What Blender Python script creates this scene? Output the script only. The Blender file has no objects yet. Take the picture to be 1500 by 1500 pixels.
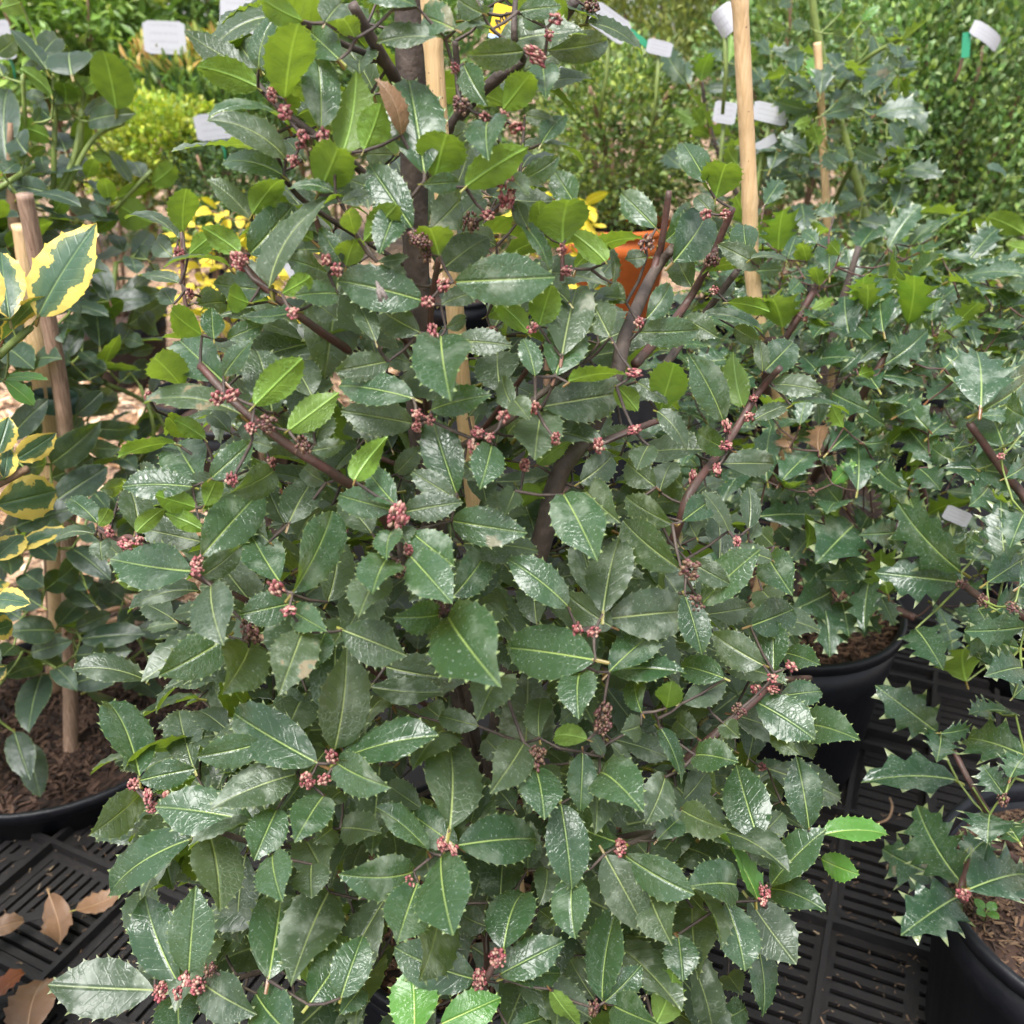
import bpy, bmesh, math, random
import numpy as np
from mathutils import Vector, Matrix

random.seed(7)
RNG = np.random.default_rng(7)
SC = bpy.context.scene
COL = SC.collection
rad = math.radians

# ------------------------------------------------------------------ camera
CAM_H, PITCH, FPX = 1.05, rad(27.0), 1410.0
cam_d = bpy.data.cameras.new('camera')
cam = bpy.data.objects.new('camera', cam_d)
COL.objects.link(cam)
cam.location = (0, 0, CAM_H)
cam.rotation_euler = (math.pi / 2 - PITCH, 0, 0)
cam_d.sensor_width = 36.0
cam_d.lens = 36.0 * FPX / 1500.0
cam_d.clip_start, cam_d.clip_end = 0.02, 400
cam_d.dof.use_dof = True
cam_d.dof.focus_distance = 0.72
cam_d.dof.aperture_fstop = 10.0
SC.camera = cam

# ------------------------------------------------------------------ light: bright overcast
SUN_EL, SUN_AZ = rad(66), rad(205)          # azimuth measured clockwise from +Y
world = bpy.data.worlds.new('World'); SC.world = world; world.use_nodes = True
wn = world.node_tree
sky = wn.nodes.new('ShaderNodeTexSky'); sky.sky_type = 'NISHITA'; sky.sun_disc = False
sky.sun_elevation = SUN_EL; sky.sun_rotation = SUN_AZ
sky.air_density = 1.0; sky.dust_density = 1.5; sky.ozone_density = 1.0
hs = wn.nodes.new('ShaderNodeHueSaturation'); hs.inputs['Saturation'].default_value = 0.36
wn.links.new(sky.outputs[0], hs.inputs['Color'])
wn.links.new(hs.outputs[0], wn.nodes['Background'].inputs[0])
wn.nodes['Background'].inputs[1].default_value = 0.055
sun_d = bpy.data.lights.new('sun', 'SUN'); sun_d.energy = 1.5; sun_d.angle = rad(34); sun_d.color = (1, 0.98, 0.95)
sun = bpy.data.objects.new('sun', sun_d); COL.objects.link(sun)
sdir = Vector((math.sin(SUN_AZ) * math.cos(SUN_EL), math.cos(SUN_AZ) * math.cos(SUN_EL), math.sin(SUN_EL)))
sun.rotation_euler = sdir.to_track_quat('Z', 'Y').to_euler()
sun.location = (0, 0, 6)
vs = SC.view_settings
vs.view_transform = 'Standard'; vs.look = 'None'; vs.gamma = 1; vs.use_curve_mapping = False
vs.exposure = 2.5
SC.cycles.max_bounces = 4
SC.cycles.diffuse_bounces = 3
SC.cycles.glossy_bounces = 2
SC.cycles.use_adaptive_sampling = True
SC.cycles.adaptive_threshold = 0.03
SC.cycles.transmission_bounces = 2
SC.cycles.use_denoising = True

# ------------------------------------------------------------------ geometry of view -> world
CP, SP = math.cos(PITCH), math.sin(PITCH)
CAMP = Vector((0, 0, CAM_H))
def ray(px, py):
    a, b = (px - 750) / FPX, -(py - 750) / FPX
    return Vector((a, CP + b * SP, -SP + b * CP))
def at(px, py, t): return CAMP + ray(px, py) * t
def at_z(px, py, z):
    d = ray(px, py); return CAMP + d * ((z - CAM_H) / d.z)
def at_y(px, py, y):
    d = ray(px, py); return CAMP + d * (y / d.y)
def depth_of(p): return p.y * CP - (p.z - CAM_H) * SP

# ------------------------------------------------------------------ objects
def tag(o, label=None, cat=None, group=None, kind=None):
    if label: o['label'] = label
    if cat: o['category'] = cat
    if group: o['group'] = group
    if kind: o['kind'] = kind
    return o
def empty(name, loc):
    o = bpy.data.objects.new(name, None); COL.objects.link(o); o.location = loc
    o.empty_display_size = 0.05
    return o
def link(name, me, parent=None, M=None):
    """mesh object; M is its world matrix (parents are never rotated, only moved)"""
    o = bpy.data.objects.new(name, me); COL.objects.link(o)
    M = M or Matrix()
    if parent is not None:
        o.parent = parent
        off = Vector((0, 0, 0)); p = parent
        while p is not None:
            off += Vector(p.location); p = p.parent
        M = Matrix.Translation(-off) @ M
    o.matrix_basis = M
    return o
def mesh(name, verts, faces, mat=None, smooth=True):
    me = bpy.data.meshes.new(name)
    me.from_pydata([tuple(v) for v in verts], [], faces)
    if mat: me.materials.append(mat)
    if smooth and len(me.polygons): me.polygons.foreach_set('use_smooth', [True] * len(me.polygons))
    me.update()
    return me
class MB:
    def __init__(s): s.v, s.f = [], []
    def add(s, v, f):
        n = len(s.v); s.v += [Vector(p) for p in v]; s.f += [tuple(i + n for i in q) for q in f]
    def box(s, c, size, M=None):
        c = Vector(c); x, y, z = (Vector(size) / 2)
        v = [Vector((i * x, j * y, k * z)) for i in (-1, 1) for j in (-1, 1) for k in (-1, 1)]
        if M: v = [M @ p for p in v]
        s.add([p + c for p in v], [(0, 1, 3, 2), (4, 6, 7, 5), (0, 4, 5, 1), (2, 3, 7, 6), (0, 2, 6, 4), (1, 5, 7, 3)])
    def tube(s, pts, rs, sides=8, cap=True, noise=0.0):
        pts = [Vector(p) for p in pts]; n = len(pts)
        up = None; ring = []
        for i in range(n):
            d = (pts[min(i + 1, n - 1)] - pts[max(i - 1, 0)])
            if d.length < 1e-9: d = Vector((0, 0, 1))
            d.normalize()
            if up is None: up = d.orthogonal().normalized()
            up = (up - d * up.dot(d)); up = up.normalized() if up.length > 1e-6 else d.orthogonal().normalized()
            sd = d.cross(up)
            r = rs[i]
            ring.append([pts[i] + (up * math.cos(2 * math.pi * k / sides) + sd * math.sin(2 * math.pi * k / sides)) * r * (1 + noise * random.uniform(-1, 1)) for k in range(sides)])
        v = [p for q in ring for p in q]; f = []
        for i in range(n - 1):
            for k in range(sides):
                a, b = i * sides + k, i * sides + (k + 1) % sides
                f.append((a, b, b + sides, a + sides))
        if cap: f += [tuple(range(sides))[::-1], tuple((n - 1) * sides + k for k in range(sides))]
        s.add(v, f)
    def lathe(s, prof, center, n=48):
        c = Vector(center); m = len(prof)
        v = [c + Vector((r * math.cos(2 * math.pi * k / n), r * math.sin(2 * math.pi * k / n), z)) for k in range(n) for r, z in prof]
        f = [(k * m + i, ((k + 1) % n) * m + i, ((k + 1) % n) * m + i + 1, k * m + i + 1) for k in range(n) for i in range(m - 1)]
        s.add(v, f)
    def build(s, name, mat, parent=None, smooth=True):
        me = mesh(name, s.v, s.f, mat, smooth)
        return link(name, me, parent)
def smooth_path(pts, rs, sub=4):
    pts = [Vector(p) for p in pts]; P, R = [], []
    n = len(pts)
    for i in range(n - 1):
        p0, p1, p2, p3 = pts[max(i - 1, 0)], pts[i], pts[i + 1], pts[min(i + 2, n - 1)]
        for j in range(sub):
            t = j / sub
            P.append(0.5 * ((2 * p1) + (p2 - p0) * t + (2 * p0 - 5 * p1 + 4 * p2 - p3) * t * t + (3 * p1 - p0 - 3 * p2 + p3) * t ** 3))
            R.append(rs[i] * (1 - t) + rs[i + 1] * t)
    P.append(pts[-1]); R.append(rs[-1])
    return P, R

# ------------------------------------------------------------------ materials
class NT:
    def __init__(s, name):
        s.m = bpy.data.materials.new(name); s.m.use_nodes = True; s.t = s.m.node_tree; s.t.nodes.clear()
        s.out = s.t.nodes.new('ShaderNodeOutputMaterial')
    def n(s, typ, **kw):
        nd = s.t.nodes.new('ShaderNode' + typ)
        for k, v in kw.items():
            if hasattr(nd, k) and not k[0].isupper(): setattr(nd, k, v)
            else: s.put(nd, k.replace('_', ' '), v)
        return nd
    def put(s, nd, key, v):
        i = nd.inputs[int(key)] if key.isdigit() else nd.inputs[key]
        if hasattr(v, 'is_output') or isinstance(v, bpy.types.NodeSocket): s.t.links.new(v, i)
        elif isinstance(v, bpy.types.Node): s.t.links.new(v.outputs[0], i)
        else:
            if isinstance(v, tuple) and len(v) == 3 and i.type == 'RGBA': v = v + (1,)
            i.default_value = v
    def math(s, op, a, b=None, clamp=False):
        nd = s.t.nodes.new('ShaderNodeMath'); nd.operation = op; nd.use_clamp = clamp
        s.put(nd, '0', a)
        if b is not None: s.put(nd, '1', b)
        return nd.outputs[0]
    def ramp(s, x, lo, hi, a=0.0, b=1.0):
        nd = s.t.nodes.new('ShaderNodeMapRange'); nd.interpolation_type = 'SMOOTHSTEP'
        for k, v in (('Value', x), ('From Min', lo), ('From Max', hi), ('To Min', a), ('To Max', b)): s.put(nd, k, v)
        return nd.outputs[0]
    def mix(s, f, a, b, mode='MIX'):
        nd = s.t.nodes.new('ShaderNodeMix'); nd.data_type = 'RGBA'; nd.blend_type = mode
        s.put(nd, '0', f); s.put(nd, '6', a); s.put(nd, '7', b)
        return nd.outputs[2]
    def noise(s, vec, scale, detail=3, rough=0.55, dist=0.0):
        nd = s.n('TexNoise'); nd.noise_dimensions = getattr(s, 'dim', '3D'); nd.inputs['Scale'].default_value = scale; nd.inputs['Detail'].default_value = detail
        nd.inputs['Roughness'].default_value = rough; nd.inputs['Distortion'].default_value = dist
        if vec is not None: s.put(nd, 'Vector', vec)
        return nd.outputs[0]
    def done(s, sh):
        s.t.links.new(sh if isinstance(sh, bpy.types.NodeSocket) else sh.outputs[0], s.out.inputs['Surface']); return s.m
def plain(name, col, col2=None, scale=20, rough=0.6, bump=0.0, bscale=None, stretch=None, spec=0.5):
    g = NT(name)
    co = g.n('TexCoord').outputs['Object']
    if stretch:
        mp = g.n('Mapping'); g.put(mp, 'Vector', co); mp.inputs['Scale'].default_value = stretch; co = mp.outputs[0]
    b = g.n('BsdfPrincipled'); b.inputs['Roughness'].default_value = rough
    b.inputs['Specular IOR Level'].default_value = spec
    if col2:
        f = g.ramp(g.noise(co, scale, 5), 0.35, 0.68)
        g.put(b, 'Base Color', g.mix(f, col, col2))
    else: g.put(b, 'Base Color', col)
    if bump:
        bp = g.n('Bump'); bp.inputs['Strength'].default_value = bump; bp.inputs['Distance'].default_value = 0.002
        g.put(bp, 'Height', g.noise(co, bscale or scale * 2, 5)); g.put(b, 'Normal', bp.outputs[0])
    return g.done(b)

def leaf_mat(name, top, top2, under, rib, edge, dust=0.5, spots=0.5, rough=0.36, trans=0.34, varieg=None, vein=0.5, ribw=0.0105, brown=0.02):
    g = NT(name); g.dim = '2D'
    flat = g.n('UVMap', uv_map='flat').outputs[0]; nrm = g.n('UVMap', uv_map='norm').outputs[0]
    oi = g.n('ObjectInfo').outputs['Random']; at_ = g.n('Attribute', attribute_name='rnd').outputs['Fac']
    r = g.math('FRACT', g.math('ADD', oi, at_))
    off = g.n('CombineXYZ'); g.put(off, 'X', g.math('MULTIPLY', r, 91.7)); g.put(off, 'Y', g.math('MULTIPLY', r, 37.3)); g.put(off, 'Z', g.math('MULTIPLY', r, 11.1))
    vv = g.n('VectorMath', operation='ADD'); g.put(vv, '0', flat); g.put(vv, '1', off.outputs[0]); co = vv.outputs[0]
    sx = g.n('SeparateXYZ'); g.put(sx, '0', flat); X, Y = sx.outputs[0], g.math('ABSOLUTE', g.math('SUBTRACT', sx.outputs[1], 0.5))
    sn = g.n('SeparateXYZ'); g.put(sn, '0', nrm); E = g.math('ABSOLUTE', g.math('MULTIPLY', g.math('SUBTRACT', sn.outputs[0], 0.5), 2.0))
    r2 = g.math('FRACT', g.math('MULTIPLY', r, 17.31)); r3 = g.math('FRACT', g.math('MULTIPLY', r, 5.77))
    nz1 = g.n('TexNoise', Vector=co, Scale=2.6, Detail=3.0, Roughness=0.6, noise_dimensions='2D'); n1 = nz1.outputs[0]
    c = g.mix(g.math('ADD', g.math('MULTIPLY', r2, 0.65), g.math('MULTIPLY', g.ramp(n1, 0.3, 0.7), 0.35)), top, top2)
    # herringbone side veins
    ph = g.math('FRACT', g.math('ADD', g.math('MULTIPLY', g.math('SUBTRACT', X, g.math('MULTIPLY', Y, 0.75)), 8.5), g.math('MULTIPLY', n1, 0.5)))
    vm = g.math('MULTIPLY', g.ramp(g.math('ABSOLUTE', g.math('SUBTRACT', ph, 0.5)), 0.0, 0.12, 1, 0), g.ramp(E, 0.5, 0.95, 1, 0))
    c = g.mix(g.math('MULTIPLY', vm, 0.08 * vein), c, rib)
    if varieg:
        vmask = g.ramp(g.math('ADD', E, g.math('MULTIPLY', g.math('SUBTRACT', g.noise(co, 4.5, 4, 0.6), 0.5), 1.1)), 0.60, 0.63)
        c = g.mix(g.ramp(g.math('ADD', E, g.math('MULTIPLY', n1, 0.5)), 0.55, 0.80, 0, 0.55), c, (0.12, 0.17, 0.07))
        c = g.mix(vmask, c, g.mix(n1, varieg, tuple(x * 0.8 + 0.08 for x in varieg)))
    # dried rain film: pale islands with sharper rims, and droplet cells
    n3 = g.noise(co, 2.1, 4, 0.62); dm = g.ramp(n3, 0.50, 0.80)
    vo = g.n('TexVoronoi', feature='DISTANCE_TO_EDGE', voronoi_dimensions='2D'); g.put(vo, 'Vector', g.mix(0.12, co, nz1.outputs[1])); vo.inputs['Scale'].default_value = 19
    cell = g.ramp(vo.outputs[0], 0.0, 0.20, 1, 0)
    sm = g.math('MULTIPLY', cell, g.ramp(n1, 0.42, 0.6))
    film = g.math('MULTIPLY', g.math('ADD', g.math('MULTIPLY', dm, g.math('ADD', 0.26, g.math('MULTIPLY', g.math('MULTIPLY', r3, r3), 0.80))), g.math('MULTIPLY', sm, 0.13 * spots)), dust)
    spk = g.math('MULTIPLY', g.ramp(g.noise(co, 34, 1), 0.71, 0.76), 0.36 * spots)
    film = g.math('ADD', film, spk, True)
    c = g.mix(film, c, (0.42, 0.47, 0.39))
    if brown:
        bm_ = g.math('MULTIPLY', g.ramp(n3, 0.60, 0.63), g.ramp(r2, 1 - brown, 1 - brown + 0.02))
        c = g.mix(g.math('MULTIPLY', bm_, 0.8), c, (0.26, 0.19, 0.12))
    # midrib, edge
    c = g.mix(g.math('MULTIPLY', g.ramp(Y, ribw * 0.35, ribw, 1, 0), g.ramp(X, 0.15, 0.95, 1.0, 0.35)), c, rib)
    c = g.mix(g.ramp(E, 0.955, 1.0, 0, 0.6), c, edge)
    pet = g.math('LESS_THAN', X, 0.0)
    c = g.mix(pet, c, g.mix(r3, (0.30, 0.30, 0.07), (0.20, 0.075, 0.045)))
    # underside
    cu = g.mix(g.ramp(Y, 0.006, 0.02, 1, 0), g.mix(g.ramp(n1, 0.3, 0.7), under, tuple(x * 0.75 for x in under)), tuple(min(1, x * 1.8 + 0.03) for x in under))
    cu = g.mix(g.math('MULTIPLY', r2, 0.45), cu, tuple(x * 0.55 for x in under)); cu = g.mix(g.math('MULTIPLY', vm, 0.6 * vein), cu, tuple(min(1, x * 1.6) for x in under))
    if varieg: cu = g.mix(vmask, cu, tuple(x * 0.85 for x in varieg))
    cu = g.mix(pet, cu, (0.25, 0.16, 0.06))
    bf = g.n('NewGeometry').outputs['Backfacing']
    col = g.mix(bf, c, cu)
    b = g.n('BsdfPrincipled')
    g.put(b, 'Base Color', col)
    ro = g.math('ADD', g.math('ADD', rough, g.math('MULTIPLY', film, 0.30)), g.math('MULTIPLY', bf, 0.12))
    ro = g.math('SUBTRACT', ro, g.math('MULTIPLY', g.ramp(n1, 0.45, 0.7), 0.08))
    g.put(b, 'Roughness', ro)
    b.inputs['Specular IOR Level'].default_value = 0.55
    h = g.math('MULTIPLY', vm, -0.14)
    h = g.math('ADD', h, g.math('MULTIPLY', sm, -0.22 * spots))
    h = g.math('ADD', h, g.math('MULTIPLY', g.ramp(Y, 0.0, 0.03, 1, 0), -0.9))
    h = g.math('ADD', h, g.math('MULTIPLY', n1, 1.6))
    bp = g.n('Bump'); bp.inputs['Strength'].default_value = 0.55; bp.inputs['Distance'].default_value = 0.0016
    g.put(bp, 'Height', h); g.put(b, 'Normal', bp.outputs[0])
    tr = g.n('BsdfTranslucent'); g.put(tr, 'Color', g.mix(g.math('SUBTRACT', 0.55, g.math('MULTIPLY', g.math('ADD', vm, g.ramp(n1, 0.35, 0.7)), 0.22)), g.mix(1.0, c, (1.1, 1.25, 0.45), 'MULTIPLY'), (0.52, 0.72, 0.04)))
    if varieg: g.put(tr, 'Color', g.mix(vmask, (0.16, 0.26, 0.04), varieg))
    ms = g.n('MixShader'); g.put(ms, '0', trans); g.put(ms, '1', b); g.put(ms, '2', tr)
    return g.done(ms)

M = {}
M['holly'] = leaf_mat('holly_leaf', (0.020, 0.053, 0.024), (0.056, 0.106, 0.054), (0.15, 0.275, 0.034), (0.30, 0.40, 0.12), (0.34, 0.42, 0.16), dust=0.62, spots=0.9, rough=0.27)
M['holly_old'] = leaf_mat('holly_old_leaf', (0.026, 0.050, 0.027), (0.068, 0.100, 0.056), (0.14, 0.24, 0.034), (0.30, 0.36, 0.14), (0.30, 0.34, 0.16), dust=0.75, spots=0.9, rough=0.36)
M['young'] = leaf_mat('young_leaf', (0.060, 0.170, 0.030), (0.090, 0.230, 0.040), (0.16, 0.27, 0.05), (0.42, 0.55, 0.14), (0.45, 0.55, 0.16), dust=0.25, spots=0.5, rough=0.34, trans=0.3, brown=0)
M['dry'] = leaf_mat('dry_leaf', (0.10, 0.052, 0.026), (0.20, 0.105, 0.05), (0.15, 0.08, 0.04), (0.32, 0.2, 0.11), (0.22, 0.13, 0.07), dust=0.2, spots=0.2, rough=0.6, trans=0.12, brown=0)
M['dry_red'] = leaf_mat('dry_red_leaf', (0.19, 0.055, 0.022), (0.24, 0.085, 0.035), (0.28, 0.12, 0.06), (0.4, 0.2, 0.1), (0.25, 0.09, 0.05), dust=0.15, spots=0.2, rough=0.55, trans=0.12, brown=0)
M['cream'] = leaf_mat('cream_leaf', (0.42, 0.36, 0.25), (0.36, 0.28, 0.17), (0.4, 0.33, 0.22), (0.5, 0.42, 0.3), (0.4, 0.3, 0.2), dust=0.2, spots=0.2, rough=0.6, trans=0.12, brown=0)
M['spiny'] = leaf_mat('spiny_holly_leaf', (0.018, 0.050, 0.026), (0.048, 0.100, 0.054), (0.17, 0.28, 0.04), (0.30, 0.40, 0.14), (0.36, 0.40, 0.20), dust=0.7, spots=0.9, rough=0.24, brown=0.03)
M['spiny_blue'] = leaf_mat('spiny_holly_dark_leaf', (0.024, 0.052, 0.036), (0.058, 0.098, 0.070), (0.17, 0.28, 0.04), (0.26, 0.34, 0.14), (0.34, 0.38, 0.20), dust=0.45, spots=0.4, rough=0.34, brown=0.02)
M['shrub'] = leaf_mat('smooth_shrub_leaf', (0.016, 0.036, 0.022), (0.040, 0.070, 0.050), (0.12, 0.22, 0.028), (0.24, 0.32, 0.12), (0.20, 0.28, 0.10), dust=0.4, spots=0.25, rough=0.40, brown=0.03)  # leaf greens darkened to stand in for the deep shade low in this shrub
M['varieg'] = leaf_mat('variegated_leaf', (0.030, 0.075, 0.040), (0.050, 0.105, 0.058), (0.14, 0.19, 0.06), (0.16, 0.24, 0.09), (0.78, 0.60, 0.06), dust=0.35, spots=0.35, rough=0.36, varieg=(0.62, 0.47, 0.07), ribw=0.01, brown=0.05, trans=0.25)
M['gold'] = leaf_mat('golden_leaf', (0.66, 0.47, 0.03), (0.72, 0.56, 0.05), (0.6, 0.45, 0.05), (0.7, 0.6, 0.15), (0.7, 0.6, 0.1), dust=0.1, spots=0.1, rough=0.42, trans=0.3, brown=0)
M['bark'] = plain('dark_bark', (0.036, 0.025, 0.021), (0.085, 0.062, 0.050), 60, 0.7, 0.7, 160)
M['bark_red'] = plain('red_twig', (0.085, 0.036, 0.030), (0.055, 0.034, 0.026), 80, 0.55, 0.5, 200)
M['bark_green'] = plain('green_twig', (0.17, 0.22, 0.05), (0.12, 0.16, 0.04), 60, 0.5, 0.3, 150)
M['bark_tan'] = plain('tan_bark', (0.22, 0.13, 0.075), (0.13, 0.085, 0.05), 30, 0.75, 0.7, 90)
M['pot'] = plain('black_pot', (0.005, 0.0055, 0.008), (0.010, 0.010, 0.013), 30, 0.45, 0.25, 120, spec=0.35)
M['tray'] = plain('black_plastic', (0.0035, 0.0035, 0.005), (0.020, 0.0165, 0.014), 14, 0.55, 0.45, 140, spec=0.35)
M['orange_pot'] = plain('orange_pot', (0.80, 0.20, 0.05), (0.72, 0.17, 0.04), 12, 0.45, 0.1)
M['soil'] = plain('bark_soil', (0.018, 0.009, 0.006), (0.050, 0.024, 0.015), 55, 0.9, 1.0, 120)
M['chip'] = None
M['white_tag'] = None
M['green_plastic'] = plain('green_plastic', (0.02, 0.22, 0.11), None, rough=0.4)
M['tie'] = plain('dark_green_tie', (0.02, 0.05, 0.035), None, rough=0.5)

def attr_mat(name, rough=0.6, trans=0.0, spec=0.5):
    g = NT(name); a = g.n('Attribute', attribute_name='col').outputs['Color']
    b = g.n('BsdfPrincipled'); g.put(b, 'Base Color', a); b.inputs['Roughness'].default_value = rough; b.inputs['Specular IOR Level'].default_value = spec
    if not trans: return g.done(b)
    tr = g.n('BsdfTranslucent'); g.put(tr, 'Color', g.mix(1.0, a, (1.6, 1.7, 0.7), 'MULTIPLY'))
    ms = g.n('MixShader'); g.put(ms, '0', trans); g.put(ms, '1', b); g.put(ms, '2', tr); return g.done(ms)
M['chip'] = attr_mat('wood_chips', 0.85)
M['far_leaf'] = attr_mat('small_leaves', 0.45, 0.25)
M['bud'] = attr_mat('flower_buds', 0.5)
def bamboo_mat(name, a, b_, sc=(1, 1, 0.06)):
    g = NT(name); co = g.n('TexCoord').outputs['Object']
    mp = g.n('Mapping'); g.put(mp, 'Vector', co); mp.inputs['Scale'].default_value = sc
    f = g.ramp(g.noise(mp.outputs[0], 420, 4), 0.3, 0.7); f2 = g.ramp(g.noise(co, 30, 4), 0.35, 0.75)
    spk = g.ramp(g.noise(co, 320, 1), 0.74, 0.78)
    c = g.mix(f, a, b_); c = g.mix(g.math('MULTIPLY', f2, 0.4), c, tuple(x * 0.6 for x in b_)); c = g.mix(spk, c, (0.08, 0.05, 0.03))
    b = g.n('BsdfPrincipled'); g.put(b, 'Base Color', c); b.inputs['Roughness'].default_value = 0.5
    bp = g.n('Bump'); bp.inputs['Strength'].default_value = 0.5; bp.inputs['Distance'].default_value = 0.001; g.put(bp, 'Height', f); g.put(b, 'Normal', bp.outputs[0])
    return g.done(b)
M['bamboo'] = bamboo_mat('bamboo', (0.66, 0.46, 0.26), (0.55, 0.36, 0.18))
M['old_wood'] = bamboo_mat('old_wood', (0.36, 0.24, 0.17), (0.20, 0.12, 0.08), (1, 1, 0.03))
def tag_mat():
    g = NT('printed_white_tag'); uv = g.n('UVMap', uv_map='flat').outputs[0]
    s = g.n('SeparateXYZ'); g.put(s, '0', uv)
    line = g.math('LESS_THAN', g.math('ABSOLUTE', g.math('SUBTRACT', g.math('FRACT', g.math('MULTIPLY', s.outputs[1], 4.0)), 0.5)), 0.16)
    inx = g.math('MULTIPLY', g.math('GREATER_THAN', s.outputs[0], 0.14), g.math('LESS_THAN', s.outputs[0], 0.82))
    nz = g.ramp(g.noise(uv, 22, 2), 0.40, 0.5)
    f = g.math('MULTIPLY', g.math('MULTIPLY', line, inx), g.math('MULTIPLY', nz, 0.30))
    c = g.mix(f, (0.34, 0.34, 0.36), (0.16, 0.16, 0.17))
    b = g.n('BsdfPrincipled'); g.put(b, 'Base Color', c); b.inputs['Roughness'].default_value = 0.45
    return g.done(b)
M['white_tag'] = tag_mat()

# ------------------------------------------------------------------ leaves
def leaf_shape(ratio=0.5, nt=8, tooth=0.035, scallop=0.07, fold=0.25, curl=0.5, wave=0.0, twist=0.0, wide=0.9, petiole=0.10, blunt=0.0, spread=0.32, seed=0):
    """leaf from (0,0,0) to (1,0,0), top side +Z; returns verts, faces, flat uv, norm uv"""
    rs = random.Random(seed)
    V, F, UF, UN = [], [], [], []
    rows = 2 * nt + 2
    cols = (-1, -0.55, 0, 0.55, 1)
    idx = []
    for i in range(rows + 1):
        v = i / rows
        s = max(0.0, math.sin(math.pi * v ** wide)) ** (0.72 - 0.2 * blunt)
        if v > 0.72: s *= 1 - (0.42 - 0.4 * blunt) * ((v - 0.72) / 0.28)
        hw = ratio / 2 * s
        tooth_row = (i % 2 == 1) and 1 < i < rows
        row = []
        for c in cols:
            e = 1.0
            if abs(c) == 1 and not tooth_row and 0 < i < rows: e = 1 - scallop * (1 + 0.3 * rs.uniform(-1, 1))
            y = c * hw * e
            par = 1 if (i // 2) % 2 else -1
            z = fold * abs(y) - fold * 0.9 * y * y / max(ratio / 2, 1e-3)
            z += wave * abs(c) ** 2 * (1.0 if tooth_row else -0.7) * math.sin(math.pi * v) * (1 if c > 0 else 0.9)
            z += twist * y * (v - 0.5) * 2
            z += 0.012 * rs.uniform(-1, 1) * abs(c)
            row.append((v, y, z, c * e))
        idx.append([len(V) + k for k in range(5)])
        for (v_, y, z, c) in row:
            V.append([v_, y, z]); UF.append((v_, y + 0.5)); UN.append((c * 0.5 + 0.5, v_))
    for i in range(rows):
        for k in range(4): F.append((idx[i][k], idx[i + 1][k], idx[i + 1][k + 1], idx[i][k + 1]))
    # spines: a small cap over every tooth
    for i in range(3, rows, 2):
        for k, sg in ((0, -1), (4, 1)):
            a, b, c = V[idx[i][k]], V[idx[i - 1][k]], V[idx[i + 1][k]]
            m = [a[j] * (1 - spread) + b[j] * spread for j in range(3)]; m2 = [a[j] * (1 - spread * .6) + c[j] * spread * .6 for j in range(3)]
            tl = tooth * rs.uniform(0.6, 1.25)
            t = [a[0] + tl * 0.8, a[1] + sg * tl, a[2] + tl * rs.uniform(-0.2, 0.6)]
            n = len(V)
            for p_, u in ((m, 0.96), (t, 1.05), (m2, 0.96)):
                V.append(p_); UF.append((p_[0], p_[1] + 0.5)); UN.append((0.5 + sg * u / 2, p_[0]))
            e = idx[i][k]
            F += [(n, n + 1, e), (e, n + 1, n + 2)] if sg < 0 else [(n, e, n + 1), (e, n + 2, n + 1)]
    # petiole
    if petiole:
        n = len(V); w = 0.016
        for x in (0.03, -petiole):
            for y, z in ((-w, 0.004), (w, 0.004), (0, -2 * w)):
                V.append([x, y, z + (0.0 if x > 0 else -petiole * 0.3)]); UF.append((-0.5, 0.5 + y)); UN.append((0.5, 0))
        F += [(n, n + 1, n + 4, n + 3), (n + 1, n + 2, n + 5, n + 4), (n + 2, n, n + 3, n + 5)]
    # bend along the length, then put the chord back on X
    if abs(curl) > 1e-3:
        k = curl; ch = 2 * math.sin(k / 2) / k; ca, sa = math.cos(k / 2), math.sin(k / 2)
        for p in V:
            a = k * p[0]
            x = math.sin(a) / k + p[2] * math.sin(a); z = (math.cos(a) - 1) / k + p[2] * math.cos(a)
            p[0], p[2] = (x * ca - z * sa) / ch, (x * sa + z * ca) / ch
    return V, F, UF, UN
def leaf_mesh_from(shape, name, mat):
    V, F, UF, UN = shape
    me = mesh(name, V, F, mat)
    for nm, uv in (('flat', UF), ('norm', UN)):
        l = me.uv_layers.new(name=nm)
        for lp in me.loops: l.data[lp.index].uv = uv[lp.vertex_index]
    return me
SH = {'holly': [], 'spiny': [], 'smooth': [], 'varieg': [], 'dry': []}
_r = random.Random(3)
for i in range(12):
    SH['holly'].append((0.52, leaf_shape(0.52, _r.choice((7, 8, 8, 9)), 0.025, 0.05, _r.uniform(0.25, 1.1), _r.choice((0.3, 0.5, 0.8, 1.1, 0.6, -0.35)), _r.choice((0.006, 0.012, 0.02)), _r.uniform(-0.6, 0.6), _r.uniform(0.82, 1.05), seed=i)))
for i in range(4):   # strongly arched ones, picked for leaves seen from the side
    SH['holly'].append((0.5, leaf_shape(0.5, 8, 0.025, 0.05, _r.uniform(0.4, 0.8), _r.uniform(1.0, 1.5), 0.008, _r.uniform(-0.4, 0.4), 0.92, seed=20 + i)))
for i in range(10):
    SH['spiny'].append((0.58, leaf_shape(0.58, _r.choice((3, 4, 4, 5)), 0.06, _r.uniform(0.26, 0.40), _r.uniform(0.15, 0.7), _r.uniform(0.3, 1.1), _r.uniform(0.04, 0.085), _r.uniform(-0.4, 0.4), _r.uniform(0.85, 1.0), spread=0.55, seed=40 + i)))
for i in range(8):
    SH['smooth'].append((0.48, leaf_shape(0.48, 4, 0.01, 0.0, _r.uniform(0.2, 0.8), _r.uniform(0.2, 1.1), 0.012, _r.uniform(-0.4, 0.4), _r.uniform(0.75, 0.95), blunt=0.5, seed=60 + i)))
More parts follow.
